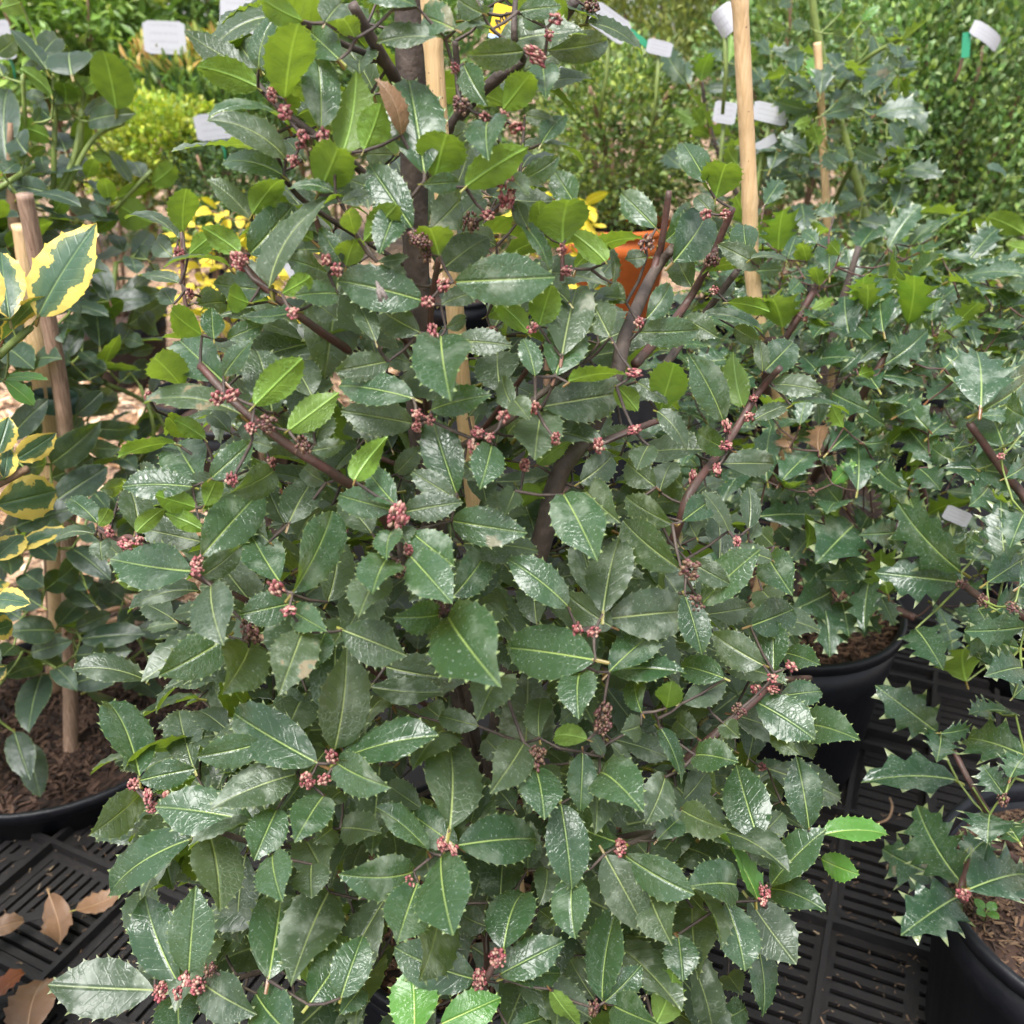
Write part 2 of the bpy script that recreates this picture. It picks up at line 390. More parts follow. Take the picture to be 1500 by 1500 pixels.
for i in range(6):
    SH['varieg'].append((0.54, leaf_shape(0.54, _r.choice((4, 5)), 0.014, 0.03, _r.uniform(0.1, 0.6), _r.uniform(0.1, 0.6), 0.015, _r.uniform(-0.3, 0.3), _r.uniform(0.9, 1.05), blunt=0.2, seed=80 + i)))
for i in range(5):
    SH['dry'].append((0.5, leaf_shape(0.5, 5, 0.004, 0.05, _r.uniform(0.7, 1.3), _r.choice((-0.9, 1.3, 1.7, -0.5)), 0.05, _r.uniform(-0.9, 0.9), 0.85, seed=95 + i)))
_cache = {}
def leaf_me(kind, i, mat):
    k = (kind, i, mat)
    if k not in _cache: _cache[k] = leaf_mesh_from(SH[kind][i][1], 'leaf', M[mat])
    return _cache[k]

def parse(ox, oy, z, s, lst):
    for e in s.split(';'):
        p = e.split()
        if len(p) < 5: continue
        a = [float(q) for q in p[:5]]
        lst.append((ox + a[0] / z, oy + a[1] / z, ox + a[2] / z, oy + a[3] / z, a[4] / z, p[5] if len(p) > 5 else ''))

class Canopy:
    """round plant about an upright axis: x(z), y, and a radius for every height"""
    def __init__(s, x0, y0, prof, lean=(0, 0)):
        s.x0, s.y0, s.lean = x0, y0, lean; s.z = [p[0] for p in prof]; s.r = [p[1] for p in prof]
    def R(s, z): return float(np.interp(z, s.z, s.r))
    def axis(s, z): return s.x0 + s.lean[0] * (z - s.z[0]), s.y0 + s.lean[1] * (z - s.z[0])
    def depth(s, px, py, f=1.0):
        best, bt = 9, None
        d = ray(px, py)
        t0 = max(0.4, (s.y0 - 0.7)); n = 140
        for i in range(n):
            t = t0 + i * 1.3 / n
            p = CAMP + d * t
            ax, ay = s.axis(p.z)
            q = math.hypot(p.x - ax, p.y - ay) - s.R(p.z) * f
            if q < 0: return t
            if q < best: best, bt = q, t
        return bt

GROW = {'holly': 1.20, 'spiny': 1.3, 'smooth': 1.35, 'varieg': 1.15}
def leaf_matrix(bx, by, tx, ty, w, fl, t0, kind, k):
    """world matrix for a leaf seen from base (bx,by) to tip (tx,ty), w wide, its base at depth t0"""
    mx_, my_ = (bx + tx) / 2, (by + ty) / 2
    bx, by, tx, ty, w = mx_ + (bx - mx_) * 1.04, my_ + (by - my_) * 1.04, mx_ + (tx - mx_) * 1.10, my_ + (ty - my_) * (1.2 if kind == 'smooth' else 1.14), w * GROW[kind]
    L = math.hypot(tx - bx, ty - by); L = max(L, 4)
    under = 'u' in fl
    dz, roll, W = 0.0, 0.0, w
    if w / L >= k:
        Lt = min(w / k, 1.7 * L); dz = math.sqrt(max(Lt * Lt - L * L, 0)) / FPX * t0
    else:
        W = k * L; roll = math.acos(max(0.12, min(1, w / W)))
    toward = (ty > by)
    if under: toward = not toward
    if 'r' in fl: toward = not toward
    dz = (-dz if toward else dz) + random.uniform(-0.45, 0.45) * L / FPX * t0
    b = at(bx, by, t0); e = at(tx, ty, t0 + dz)
    ax = e - b; ln = ax.length; ax.normalize()
    view = (CAMP - (b + e) / 2).normalized()
    n = (view - ax * view.dot(ax)).normalized()
    c = []
    for sgn in (1, -1):
        q = Matrix.Rotation(sgn * roll, 3, ax) @ n
        c.append(-q if under else q)
    nn = max(c, key=lambda q: q.z)
    if 'f' in fl: nn = min(c, key=lambda q: q.z)
    # tilt a little at random so neighbours never shade alike
    nn = (Matrix.Rotation(random.uniform(-0.5, 0.5), 3, ax) @ nn).normalized()
    sd = nn.cross(ax).normalized()
    Wt = W / FPX * t0
    Mx = Matrix.Identity(4)
    for i in range(3):
        Mx[i][0] = ax[i] * ln; Mx[i][1] = sd[i] * Wt / k; Mx[i][2] = nn[i] * (ln + Wt / k) / 2; Mx[i][3] = b[i]
    return Mx, b
def free_matrix(b, ax, nn, ln, k, wscale=1.0):
    ax = ax.normalized(); nn = (nn - ax * nn.dot(ax)).normalized(); sd = nn.cross(ax)
    Mx = Matrix.Identity(4)
    for i in range(3):
        Mx[i][0] = ax[i] * ln; Mx[i][1] = sd[i] * ln * wscale; Mx[i][2] = nn[i] * ln; Mx[i][3] = b[i]
    return Mx
def join_leaves(name, items, parent, mat):
    """many leaves as one mesh (items: kind, index, matrix)"""
    V, F, UF, UN, R = [], [], [], [], []
    for kind, i, Mx in items:
        v, f, uf, un = SH[kind][i][1]; n = len(V)
        A = np.array(v) @ np.array(Mx.to_3x3()).T + np.array(Mx.translation)
        V += A.tolist(); F += [tuple(q + n for q in p) for p in f]; UF += uf; UN += un; R += [random.random()] * len(v)
    me = mesh(name, V, F, M[mat])
    li = np.empty(len(me.loops), dtype=np.int32); me.loops.foreach_get('vertex_index', li)
    for nm, uv in (('flat', UF), ('norm', UN)):
        l = me.uv_layers.new(name=nm); l.data.foreach_set('uv', np.array(uv, dtype=np.float32)[li].ravel())
    a = me.attributes.new('rnd', 'FLOAT', 'POINT'); a.data.foreach_set('value', np.array(R, dtype=np.float32))
    return tag(link(name, me, parent), kind='stuff')

def grow_twigs(nodes, bases, maxlen=0.5):
    """connect every leaf base to the nearest wood already there; returns tube paths"""
    N = [np.array(p) for p in nodes]; B = [np.array(b) for b in bases]
    NA = np.array(N); D = [float(np.min(((NA - b) ** 2).sum(1))) for b in B]; P = [int(np.argmin(((NA - b) ** 2).sum(1))) for b in B]
    left = set(range(len(B))); out = []
    while left:
        j = min(left, key=lambda q: D[q]); left.discard(j)
        a = N[P[j]]; b = B[j]; d = math.sqrt(D[j])
        if d > 1e-4 and d < maxlen:
            vw = (a + b) / 2 - np.array(CAMP); vw /= np.linalg.norm(vw)
            mid = (a + b) / 2 + vw * 0.20 * d + np.array([0, 0, -0.05 * d]) + RNG.normal(0, 0.025 * d, 3)
            out.append((a, mid, b)); new = [mid, b]
        else: new = [b]
        for q in new:
            N.append(q); k = len(N) - 1
            for i in left:
                s = float(((B[i] - q) ** 2).sum())
                if s < D[i]: D[i], P[i] = s, k
    return out

def bud_mesh(name, n, r, brown):
    rs = random.Random(n * 7 + brown)
    bm = bmesh.new(); cl = []
    for i in range(n):
        d = Vector((rs.gauss(0, 1), rs.gauss(0, 1), rs.gauss(0, 1))).normalized() * r * rs.uniform(0.45, 1.0)
        g = bmesh.ops.create_icosphere(bm, subdivisions=1, radius=rs.uniform(0.0007, 0.00125), matrix=Matrix.Translation(d) @ Matrix.Diagonal((1, 1, rs.uniform(0.9, 1.4), 1)))
        if brown: c = rs.choice(((0.10, 0.055, 0.033), (0.16, 0.095, 0.058), (0.06, 0.033, 0.024), (0.10, 0.035, 0.035)))
        else: c = rs.choice(((0.26, 0.065, 0.075), (0.19, 0.042, 0.05), (0.30, 0.13, 0.11), (0.38, 0.24, 0.18), (0.13, 0.04, 0.038), (0.24, 0.09, 0.08)))
        cl += [c + (1,)] * len(g['verts'])
    me = bpy.data.meshes.new(name); bm.to_mesh(me); bm.free()
    a = me.color_attributes.new('col', 'FLOAT_COLOR', 'POINT'); a.data.foreach_set('color', np.array(cl, dtype=np.float32).ravel())
    me.materials.append(M['bud']); me.polygons.foreach_set('use_smooth', [True] * len(me.polygons))
    return me
BUDS = [bud_mesh('bud_cluster', 44, 0.0042, 0), bud_mesh('bud_cluster', 34, 0.0036, 0), bud_mesh('bud_cluster', 60, 0.0050, 0), bud_mesh('bud_cluster', 50, 0.0048, 1)]

def build_pot(parent, c, r_top, r_bot, h, z0=0.0, mat='pot', soil='soil', chips=600, chip_cols=((0.10, 0.045, 0.025), (0.16, 0.08, 0.045), (0.06, 0.028, 0.018), (0.22, 0.12, 0.07)), chip_len=0.016, drop=0.02):
    m = MB(); t = 0.003
    m.lathe([(0.001, z0 + 0.004), (r_bot - 0.008, z0 + 0.002), (r_bot, z0 + 0.008), (r_bot + (r_top - r_bot) * 0.72, z0 + h * 0.72), (r_bot + (r_top - r_bot) * 0.73 + 0.003, z0 + h * 0.735), (r_top, z0 + h - 0.016),
             (r_top - t - 0.001, z0 + h - 0.016), (r_top - 0.02, z0 + h * 0.6), (r_top - 0.022, z0 + h * 0.4)], (c[0], c[1], 0), 56)
    p = m.build('pot', M[mat], parent)
    m = MB(); R = r_top + 0.004
    m.lathe([(r_top - 0.0005, z0 + h - 0.018), (R + 0.001, z0 + h - 0.016), (R + 0.002, z0 + h - 0.003), (R, z0 + h), (R - 0.005, z0 + h + 0.0005), (r_top - 0.005, z0 + h - 0.004), (r_top - 0.0055, z0 + h - 0.02)], (c[0], c[1], 0), 56)
    m.build('rim', M[mat], p)
    # soil: an uneven disc
    m = MB(); rr = r_top - 0.006; zz = z0 + h - drop
    rings = 9; seg = 40
    v = [Vector((c[0], c[1], zz + 0.012))]
    for i in range(1, rings + 1):
        for k in range(seg):
            a = 2 * math.pi * k / seg; q = rr * i / rings
            v.append(Vector((c[0] + q * math.cos(a), c[1] + q * math.sin(a), zz + 0.012 * (1 - (i / rings) ** 2) + (0 if i == rings else random.uniform(-0.004, 0.004)))))
    f = [(0, 1 + k, 1 + (k + 1) % seg) for k in range(seg)]
    for i in range(rings - 1):
        for k in range(seg):
            a, b = 1 + i * seg + k, 1 + i * seg + (k + 1) % seg
            f.append((a, a + seg, b + seg, b))
    m.add(v, f); so = m.build('soil', M[soil], p)
    if chips: chip_mesh('bark_mulch', [(c[0] + rr * 0.96 * q * math.cos(a), c[1] + rr * 0.96 * q * math.sin(a), zz + 0.012 * (1 - q * q) + 0.003) for q, a in ((math.sqrt(random.random()), random.uniform(0, 6.283)) for _ in range(chips))], p, chip_cols, chip_len)
    return p
def chip_mesh(name, pts, parent, cols, ln):
    V, F, C = [], [], []
    B = np.array([(i, j, k) for i in (-.5, .5) for j in (-.5, .5) for k in (-.5, .5)])
    FB = [(0, 1, 3, 2), (4, 6, 7, 5), (0, 4, 5, 1), (2, 3, 7, 6), (0, 2, 6, 4), (1, 5, 7, 3)]
    for p in pts:
        s = np.array([ln * random.uniform(0.4, 1.5), ln * random.uniform(0.12, 0.4), ln * random.uniform(0.06, 0.16)])
        R = np.array((Matrix.Rotation(random.uniform(0, 6.28), 3, 'Z') @ Matrix.Rotation(random.gauss(0, 0.35), 3, 'Y') @ Matrix.Rotation(random.gauss(0, 0.5), 3, 'X')))
        b = B * s; b[4:, 1] *= random.uniform(0.3, 1)
        n = len(V); V += (b @ R.T + np.array(p)).tolist(); F += [tuple(q + n for q in f) for f in FB]
        c = random.choice(cols); k = random.uniform(0.7, 1.25); C += [(c[0] * k, c[1] * k, c[2] * k, 1)] * 8
    me = mesh(name, V, F, M['chip'], False)
    a = me.color_attributes.new('col', 'FLOAT_COLOR', 'POINT'); a.data.foreach_set('color', np.array(C, dtype=np.float32).ravel())
    return tag(link(name, me, parent), kind='stuff')

def grow(root, can, leaves, branches, kind, mat, buds=(), maxparts=300, twigmat='bark', layers=(0.97, 0.80, 0.58), young='young', old=None, twig_r=0.0009, extra=(), fill=(), jit=0.014, bmat='bark'):
    """hand-placed leaves, branches and bud clusters on a canopy, plus fill leaves (matrices)"""
    nodes = []
    for nm, pts, rs, mt in branches:
        P, R = smooth_path(pts, rs, 5); m = MB(); m.tube(P, R, 9, noise=0.07); m.build(nm, M[mt], root, True)
        nodes += [tuple(p) for p in P]
    items, bases = [], []
    nsh = len(SH[kind])
    for (bx, by, tx, ty, w, fl) in leaves:
        ly = int(next((c for c in fl if c.isdigit()), '0'))
        t0 = can.depth((bx + tx) / 2, (by + ty) / 2, layers[ly]) + random.uniform(-jit, jit)
        i = random.randrange(nsh)
        L = math.hypot(tx - bx, ty - by)
        if kind == 'holly': i = random.randrange(12, 16) if w / max(L, 1) < 0.32 else random.randrange(12)
        k = SH[kind][i][0]
        Mx, b = leaf_matrix(bx, by, tx, ty, w, fl, t0, kind, k)
        mt = mat
        if old and (ly > 0 or random.random() < 0.30): mt = old
        if 'g' in fl: mt = young
        if 'b' in fl: mt = 'dry'
        if 'c' in fl: mt = 'cream'
        items.append((L * w * (1.0 if ly == 0 else 0.5), i, Mx, mt)); bases.append(b)
    for Mx in extra:
        items.append((1, random.randrange(nsh), Mx, mat)); bases.append(Mx.translation.copy())
    items_s = sorted(items, key=lambda q: -q[0])
    for a, i, Mx, mt in items_s[:maxparts]: link('leaf', leaf_me(kind, i, mt), root, Mx)
    rest = [(kind, i, Mx) for a, i, Mx, mt in items_s[maxparts:]] + [(kind, random.randrange(nsh), Mx) for Mx in fill]
    if rest: join_leaves('foliage', rest, root, old or mat)
    bpts = []
    for (x, y, b) in buds:
        t = can.depth(x, y, 0.95) - 0.006
        # sit on the nearest leaf base if there is one close by on screen
        best = None
        for p in bases:
            q = p - CAMP; z = q.y * CP - q.z * SP
            sx = 750 + FPX * q.x / z; sy = 750 - FPX * (q.y * SP + q.z * CP) / z
            d = math.hypot(sx - x, sy - y)
            if d < 34 and (best is None or z < best): best = z
        t = (best - 0.004) if best else t
        p = at(x, y, t); bpts.append(p)
        o = link('bud_cluster', BUDS[3] if b == 2 else BUDS[2] if b == 1 else random.choice(BUDS[:2]), root,
                 Matrix.Translation(p) @ Matrix.Rotation(random.uniform(0, 6.28), 4, 'Z') @ Matrix.Rotation(random.uniform(0, 3), 4, 'X') @ Matrix.Diagonal((random.uniform(0.7, 1.1) * (1.2 if b else 1), random.uniform(0.7, 1.1) * (1.2 if b else 1), random.uniform(0.8, 1.4) * (1.2 if b else 1), 1)))
    m = MB()
    for a, mid, b in grow_twigs(nodes, bases + bpts + [Mx.translation for Mx in fill]):
        d = float(np.linalg.norm(np.array(b) - np.array(a)))
        r = twig_r * (1 + min(d * 5, 0.8)); m.tube([a, mid, b], [r * 1.15, r, r * 0.8], 5, cap=False)
    if m.v: tag(m.build('twigs', M[twigmat], root), kind='stuff')
    return items

def fill_leaves(can, n, size, k, rlo=0.15, rhi=0.8, zlo=None, zhi=None, up=0.6, cond=None):
    out = []
    zs = can.z
    while len(out) < n:
        z = random.uniform(zlo if zlo is not None else zs[0], zhi if zhi is not None else zs[-1]); R = can.R(z)
        a = random.uniform(0, 6.283); q = math.sqrt(random.uniform(rlo ** 2, rhi ** 2)) * R
        ax, ay = can.axis(z); p = Vector((ax + q * math.cos(a), ay + q * math.sin(a), z))
        if cond and not cond(p): continue
        d = Vector((math.cos(a), math.sin(a), random.uniform(-0.5, up))) + Vector((random.gauss(0, .45), random.gauss(0, .45), random.gauss(0, .3)))
        nn = Vector((random.gauss(0, .35), random.gauss(0, .35), 1)) + 0.35 * Vector((math.cos(a), math.sin(a), 0))
        out.append(free_matrix(p, d, nn, size * random.uniform(0.7, 1.15), k))
    return out
def world_px(p):
    q = Vector(p) - CAMP; z = q.y * CP - q.z * SP
    return 750 + FPX * q.x / z, 750 - FPX * (q.y * SP + q.z * CP) / z

# ------------------------------------------------------------------ ground and trays
def ground_mat():
    g = NT('wood_chip_ground'); co = g.n('TexCoord').outputs['Object']
    v = g.n('TexVoronoi', feature='F1'); g.put(v, 'Vector', g.mix(0.25, co, g.n('TexNoise', Vector=co, Scale=9.0).outputs[1])); v.inputs['Scale'].default_value = 38
    c = g.mix(v.outputs['Color'], (0.34, 0.20, 0.11), (0.52, 0.36, 0.24)); c = g.mix(g.ramp(v.outputs['Distance'], 0.3, 0.8), c, (0.12, 0.07, 0.045))
    c = g.mix(g.ramp(g.noise(co, 5, 5), 0.5, 0.68), c, (0.13, 0.085, 0.06))
    b = g.n('BsdfPrincipled'); g.put(b, 'Base Color', c); b.inputs['Roughness'].default_value = 0.9
    bp = g.n('Bump'); bp.inputs['Strength'].default_value = 0.8; bp.inputs['Distance'].default_value = 0.01; g.put(bp, 'Height', v.outputs['Distance']); g.put(b, 'Normal', bp.outputs[0])
    return g.done(b)
M['ground'] = ground_mat()
M['cloth_shade'] = plain('black_cloth_and_shade', (0.010, 0.010, 0.011), (0.012, 0.011, 0.010), 8, 0.9, 0.4, 90, spec=0.1)
gz = -0.06
tag(link('ground', mesh('ground', [(-150, -60, gz), (150, -60, gz), (150, 250, gz), (-150, 250, gz)], [(0, 1, 2, 3)], M['ground'], False)), kind='structure')
tag(link('cloth_and_shade_sheet', mesh('cloth_and_shade_sheet', [(-2.2, -0.6, gz + .006), (2.4, -0.6, gz + .006), (2.4, 4.3, gz + .006), (-0.40, 4.3, gz + .006), (-0.40, 1.50, gz + .006), (-2.2, 1.50, gz + .006)], [(0, 1, 4, 5), (1, 2, 3, 4)], M['cloth_shade'], False)), kind='structure')  # weed fabric under trays; dark rear stretch stands in for shade behind the holly
def chips_where(name, n, x0, x1, y0, y1, label):
    o = chip_mesh(name, [(random.uniform(x0, x1), random.uniform(y0, y1), gz + 0.008 + random.uniform(0, 0.02)) for _ in range(n)], None, ((0.55, 0.36, 0.22), (0.42, 0.25, 0.14), (0.62, 0.46, 0.32), (0.30, 0.17, 0.09)), 0.04)
    tag(o, label, 'wood chips', kind='stuff')
chips_where('wood_chip_litter', 3600, -2.2, -0.40, 1.5, 3.4, 'pale tan wood chips covering the ground behind the potted plants')

BOX = {}
def unit_box(mat):
    if mat not in BOX:
        m = MB(); m.box((0, 0, 0), (1, 1, 1)); BOX[mat] = mesh('bar', m.v, m.f, M[mat], False)
    return BOX[mat]
def bar(name, parent, a, b, w, h, ztop, mat='tray'):
    a, b = Vector((a[0], a[1], 0)), Vector((b[0], b[1], 0)); d = b - a
    if d.length < 0.004: return
    Mx = Matrix.Translation(Vector(((a.x + b.x) / 2, (a.y + b.y) / 2, ztop - h / 2))) @ Matrix.Rotation(math.atan2(d.y, d.x), 4, 'Z') @ Matrix.Diagonal((d.length, w, h, 1))
    return link(name, unit_box(mat), parent, Mx)
def tray(origin, u, v, cells, style, label, skip=None, xr=(1040, 1620)):
    """square-celled plastic tray: u, v cell edge vectors on the floor; cells = list of (i,j)"""
    o, u, v = Vector(origin), Vector(u), Vector(v)
    root = empty('grid_tray', (o.x, o.y, 0)); tag(root, label, 'tray', 'black plastic grid trays')
    P = lambda i, j: o + u * i + v * j
    edges = set()
    for (i, j) in cells:
        if skip and skip(P(i + .5, j + .5)): continue
        cx, cy = world_px(P(i + .5, j + .5))
        if not (xr[0] < cx < xr[1] and cy < 1640): continue
        edges |= {((i, j), (i + 1, j)), ((i, j), (i, j + 1)), ((i + 1, j), (i + 1, j + 1)), ((i, j + 1), (i + 1, j + 1))}
        n = 11; w = u.length / n
        if style == 'chevron':
            for (pa, pb) in ((P(i + .05, j), P(i + .05, j + 1)), (P(i + .95, j), P(i + .95, j + 1)), (P(i, j + .05), P(i + 1, j + .05)), (P(i, j + .95), P(i + 1, j + .95))): bar('frame_bar', root, pa, pb, 0.016, 0.006, -0.0157)
            bar('diagonal_bar', root, P(i, j + 1), P(i + 1, j), 0.016, 0.006, -0.0155)
            for k in range(1, n + 1):
                t = (k - 0.5) / n
                bar('slat', root, P(i + t, j), P(i + t, j + 1 - t), w * 0.64, 0.006, -0.016)
                bar('slat', root, P(i + 1 - t, j + 1 - (1 - t) * 0 - 0), P(i + 1 - t, j + t), w * 0.64, 0.006, -0.016) if (i + j) % 2 else bar('slat', root, P(i + 1, j + 1 - t), P(i + t, j + 1 - t), w * 0.64, 0.006, -0.0163)
        else:
            for k in range(1, n + 1):
                t = (k - 0.5) / n
                bar('slat', root, P(i + 0.02, j + t), P(i + 0.98, j + t), w * 0.60, 0.006, -0.016)
            for s in (0.035, 0.5, 0.965): bar('cross_bar', root, P(i + s, j + .01), P(i + s, j + .99), 0.017 if s == 0.5 else 0.012, 0.0062, -0.0157)
    for k, (a, b) in enumerate(sorted(edges)):
        bar('rib', root, P(*a), P(*b), 0.0075, 0.030, 0.0 - 0.0004 * (a[0] == b[0]))
    return root
A = at_z(75, 1230, 0); B = at_z(206, 1289, 0); C = at_z(75, 1417, 0)
uu = Vector((B.x - A.x, B.y - A.y, 0)); s = uu.length
vv = Vector((-uu.y, uu.x, 0)); vv = vv if vv.dot(Vector((C.x - A.x, C.y - A.y, 0))) > 0 else -vv
print('tray cell', s, 'check', (C - A - uu - vv).length)
lp = at_z(108, 1095, 0.0); lp_c = (lp.x - 0.02, lp.y + 0.03); LPR = 0.235
def in_left_pot(p): return math.hypot(p.x - lp_c[0], p.y - lp_c[1]) < LPR - 0.03
tray(A, uu, vv, [(i, j) for i in range(-2, 4) for j in range(-2, 4)], 'chevron', 'black plastic grid tray with slanting slots at bottom left under dry leaves', in_left_pot, (-130, 420))
A2 = at_z(1216, 1345, 0); B2 = at_z(1385, 1398, 0); u2 = Vector((B2.x - A2.x, B2.y - A2.y, 0)); u2 = u2.normalized() * s * 1.25
v2 = Vector((u2.y, -u2.x, 0)); v2 = v2 if v2.y < 0 else -v2
tray(A2, u2, v2, [(i, j) for i in range(-2, 2) for j in range(-3, 3)], 'straight', 'black plastic grid tray with straight slots at bottom right between pots')
A3 = at_z(1370, 1000, 0.0)
tray(A3, u2, v2, [(i, j) for i in range(-1, 2) for j in range(-1, 2)], 'straight', 'dusty grey grid tray seen behind the spiny holly pot')

o = chip_mesh('tray_litter', [tuple(at_z(random.uniform(-20, 330), random.uniform(1190, 1520), -0.013)) for _ in range(260)] + [tuple(at_z(random.uniform(1140, 1420), random.uniform(1180, 1520), -0.013)) for _ in range(200)], None, ((0.10, 0.06, 0.035), (0.16, 0.10, 0.06), (0.06, 0.04, 0.025), (0.22, 0.16, 0.10)), 0.006)
tag(o, 'crumbs of bark and soil scattered over the plastic trays', 'bark crumbs', kind='stuff')

# ------------------------------------------------------------------ main holly
L = []
parse(0, 0, 3, """1065 285 820 145 110;1130 385 875 300 100 u;1135 300 1020 150 130 1;1140 300 1250 60 60;1255 430 1310 125 190 u;1410 560 1390 255 150;
1265 555 930 530 75;1250 695 925 540 80;1240 770 985 725 65;1105 970 920 800 110;1110 940 1225 800 110 u;1470 850 1270 840 60;1400 850 1480 660 170 u;1100 1115 1280 915 150;
1190 1260 1500 885 90;1050 1110 890 1005 100 u;805 1015 820 840 120 u;780 1050 560 970 70;760 1130 690 1060 90 1;1010 1175 730 1180 60;790 1245 620 1215 60;1200 1280 950 1250 110;
830 1120 940 1030 80 u;1240 1290 1360 1220 80 u;1440 1200 1270 1140 110;1480 1290 1300 1300 100;1300 1370 1065 1390 90;1095 1330 1010 1290 110 u;885 1470 760 1370 110 u;940 1490 930 1360 90;
1000 1490 1150 1430 80;990 1330 870 1340 90 1;760 1335 715 1270 80;1330 90 1160 0 110 u;1430 100 1500 20 120;1490 260 1370 150 130;1500 1150 1410 1010 80;1250 940 1180 850 90 1u;
1330 700 1260 620 80 2;1390 1330 1480 1400 90 1;1150 1230 1060 1180 90 1;860 1330 960 1290 80 1;1180 640 1290 590 70 2""", L)
parse(500, 0, 3, """365 760 300 380 220;410 780 460 600 190 u;550 820 810 660 110 u;480 880 560 660 150 1;360 810 510 800 80;310 1000 130 740 130;100 660 170 470 130 u;5 660 60 330 170 u;
450 170 170 190 90;800 225 565 240 120;910 220 1155 180 120;1080 105 1310 235 70;660 130 480 180 50;540 285 640 455 110;710 480 830 330 120 u;885 300 900 430 115;660 540 650 700 160;
810 510 940 540 60;880 630 970 520 90;800 660 1050 720 60;790 790 950 690 90;750 790 820 860 80;820 1000 770 890 70;880 1010 870 890 80 u;975 1070 1000 890 200 u;1030 900 935 755 110;
1030 1180 1320 1060 90 u;1160 1150 1000 1020 90 u;1190 1240 1150 1060 50;500 1240 920 1220 180;350 1320 0 1240 170;430 1125 390 1010 150 u;450 1180 640 1050 150 1;780 980 905 1190 70;
820 1460 660 1310 90 u;870 1430 920 1265 120 u;970 1560 1030 1290 190;1180 1480 1100 1330 130;1100 1280 1190 1160 90 2;1340 1130 1250 1140 70;1380 1000 1235 860 110;1340 1400 1440 1260 100;
1310 1460 1560 1450 110;1420 1060 1520 930 120;230 870 30 790 90 1;0 890 130 850 60;60 1030 30 930 80 u;100 1060 240 910 110 u;240 930 170 1110 120;20 1170 60 1060 110 u;160 1150 290 1130 50;
520 880 390 1010 140 1;520 960 620 880 90 1;345 1460 180 1360 130;150 1500 80 1350 90;460 1440 540 1400 60;440 1340 600 1290 90 1;330 30 120 10 60;60 170 10 90 90 u;500 130 370 80 140;620 60 520 0 100;
780 50 960 30 80;900 120 820 50 100;230 680 120 680 80 2;260 590 150 360 60 b;700 640 620 560 80 1;640 60 560 100 80 1;230 40 300 -40 90;990 90 900 10 90 1u;560 560 480 620 90 1;
680 1080 560 1020 90 2;700 1240 600 1180 90 2;640 1390 740 1300 90 2u;1000 1330 880 1230 100 1;1060 1400 1130 1290 110 1;1250 1330 1170 1260 80 1;280 1240 180 1180 90 1;90 1230 0 1150 90 2""", L)
parse(1000, 0, 3, """105 800 5 640 110;145 870 190 730 150 u;-40 1150 90 960 180;290 1150 270 1000 110;330 1170 160 1080 80;300 1140 460 1160 50;280 1170 90 1210 50 u;200 1330 375 1370 70 u;
0 1400 150 1480 100;90 1390 340 1460 80;40 1260 -20 1130 110 1;120 1300 220 1230 80 1;230 1440 340 1500 70;130 940 60 870 70 1""", L)
parse(0, 500, 3, """800 200 680 80 140 u;985 180 800 10 170;985 150 1110 0 80;1060 325 650 280 110;1195 310 1130 60 170;1120 280 1320 90 110 u;1270 390 1480 235 110 u;1385 450 1430 330 130 1;1370 240 1300 130 150 1;
1370 480 1510 450 70;900 430 770 350 80 u;770 450 530 510 80 u;880 620 780 460 190;930 600 1100 450 100;840 640 550 640 130;960 600 770 680 80;610 840 570 660 130;540 630 440 650 70;
900 720 950 610 80 u;860 730 690 680 90 u;600 840 720 740 60 u;890 830 730 760 70 u;880 880 640 830 130 1;890 940 1130 680 190;840 1010 500 960 200;430 800 310 700 90;430 810 475 740 60 u;
415 850 250 880 50;445 880 450 960 80 g;890 1030 1060 900 100;1225 1050 1075 800 170;1290 1100 1450 770 190;1290 1150 1060 1200 130;1290 1190 1430 1270 110;930 1080 980 1320 180;870 1100 575 1190 120 1;
1000 1300 710 1460 170;1090 1350 980 1540 200;1330 1280 1230 1540 170;1430 1280 1380 1430 110;640 1090 510 1030 60 ug;1200 570 1020 660 130 1;1270 800 1400 590 150 1;1250 800 1180 660 110 2;1440 1140 1470 880 150 1;
1110 440 1195 465 60 c;1100 560 1000 480 100 1;1060 700 980 760 110 2;1180 880 1080 800 120 1;1010 880 940 800 120 2;760 1220 640 1160 100 2;1120 1250 1210 1130 120 1;1330 1230 1230 1290 110 2;
700 600 620 560 80 1;1430 620 1340 560 90 1;1480 560 1400 500 90 2;740 330 830 420 80 1u;1010 400 930 330 80 1;1150 420 1080 380 90 1;1460 900 1380 820 100 2;700 960 640 1020 100 2;470 880 560 960 70 1""", L)
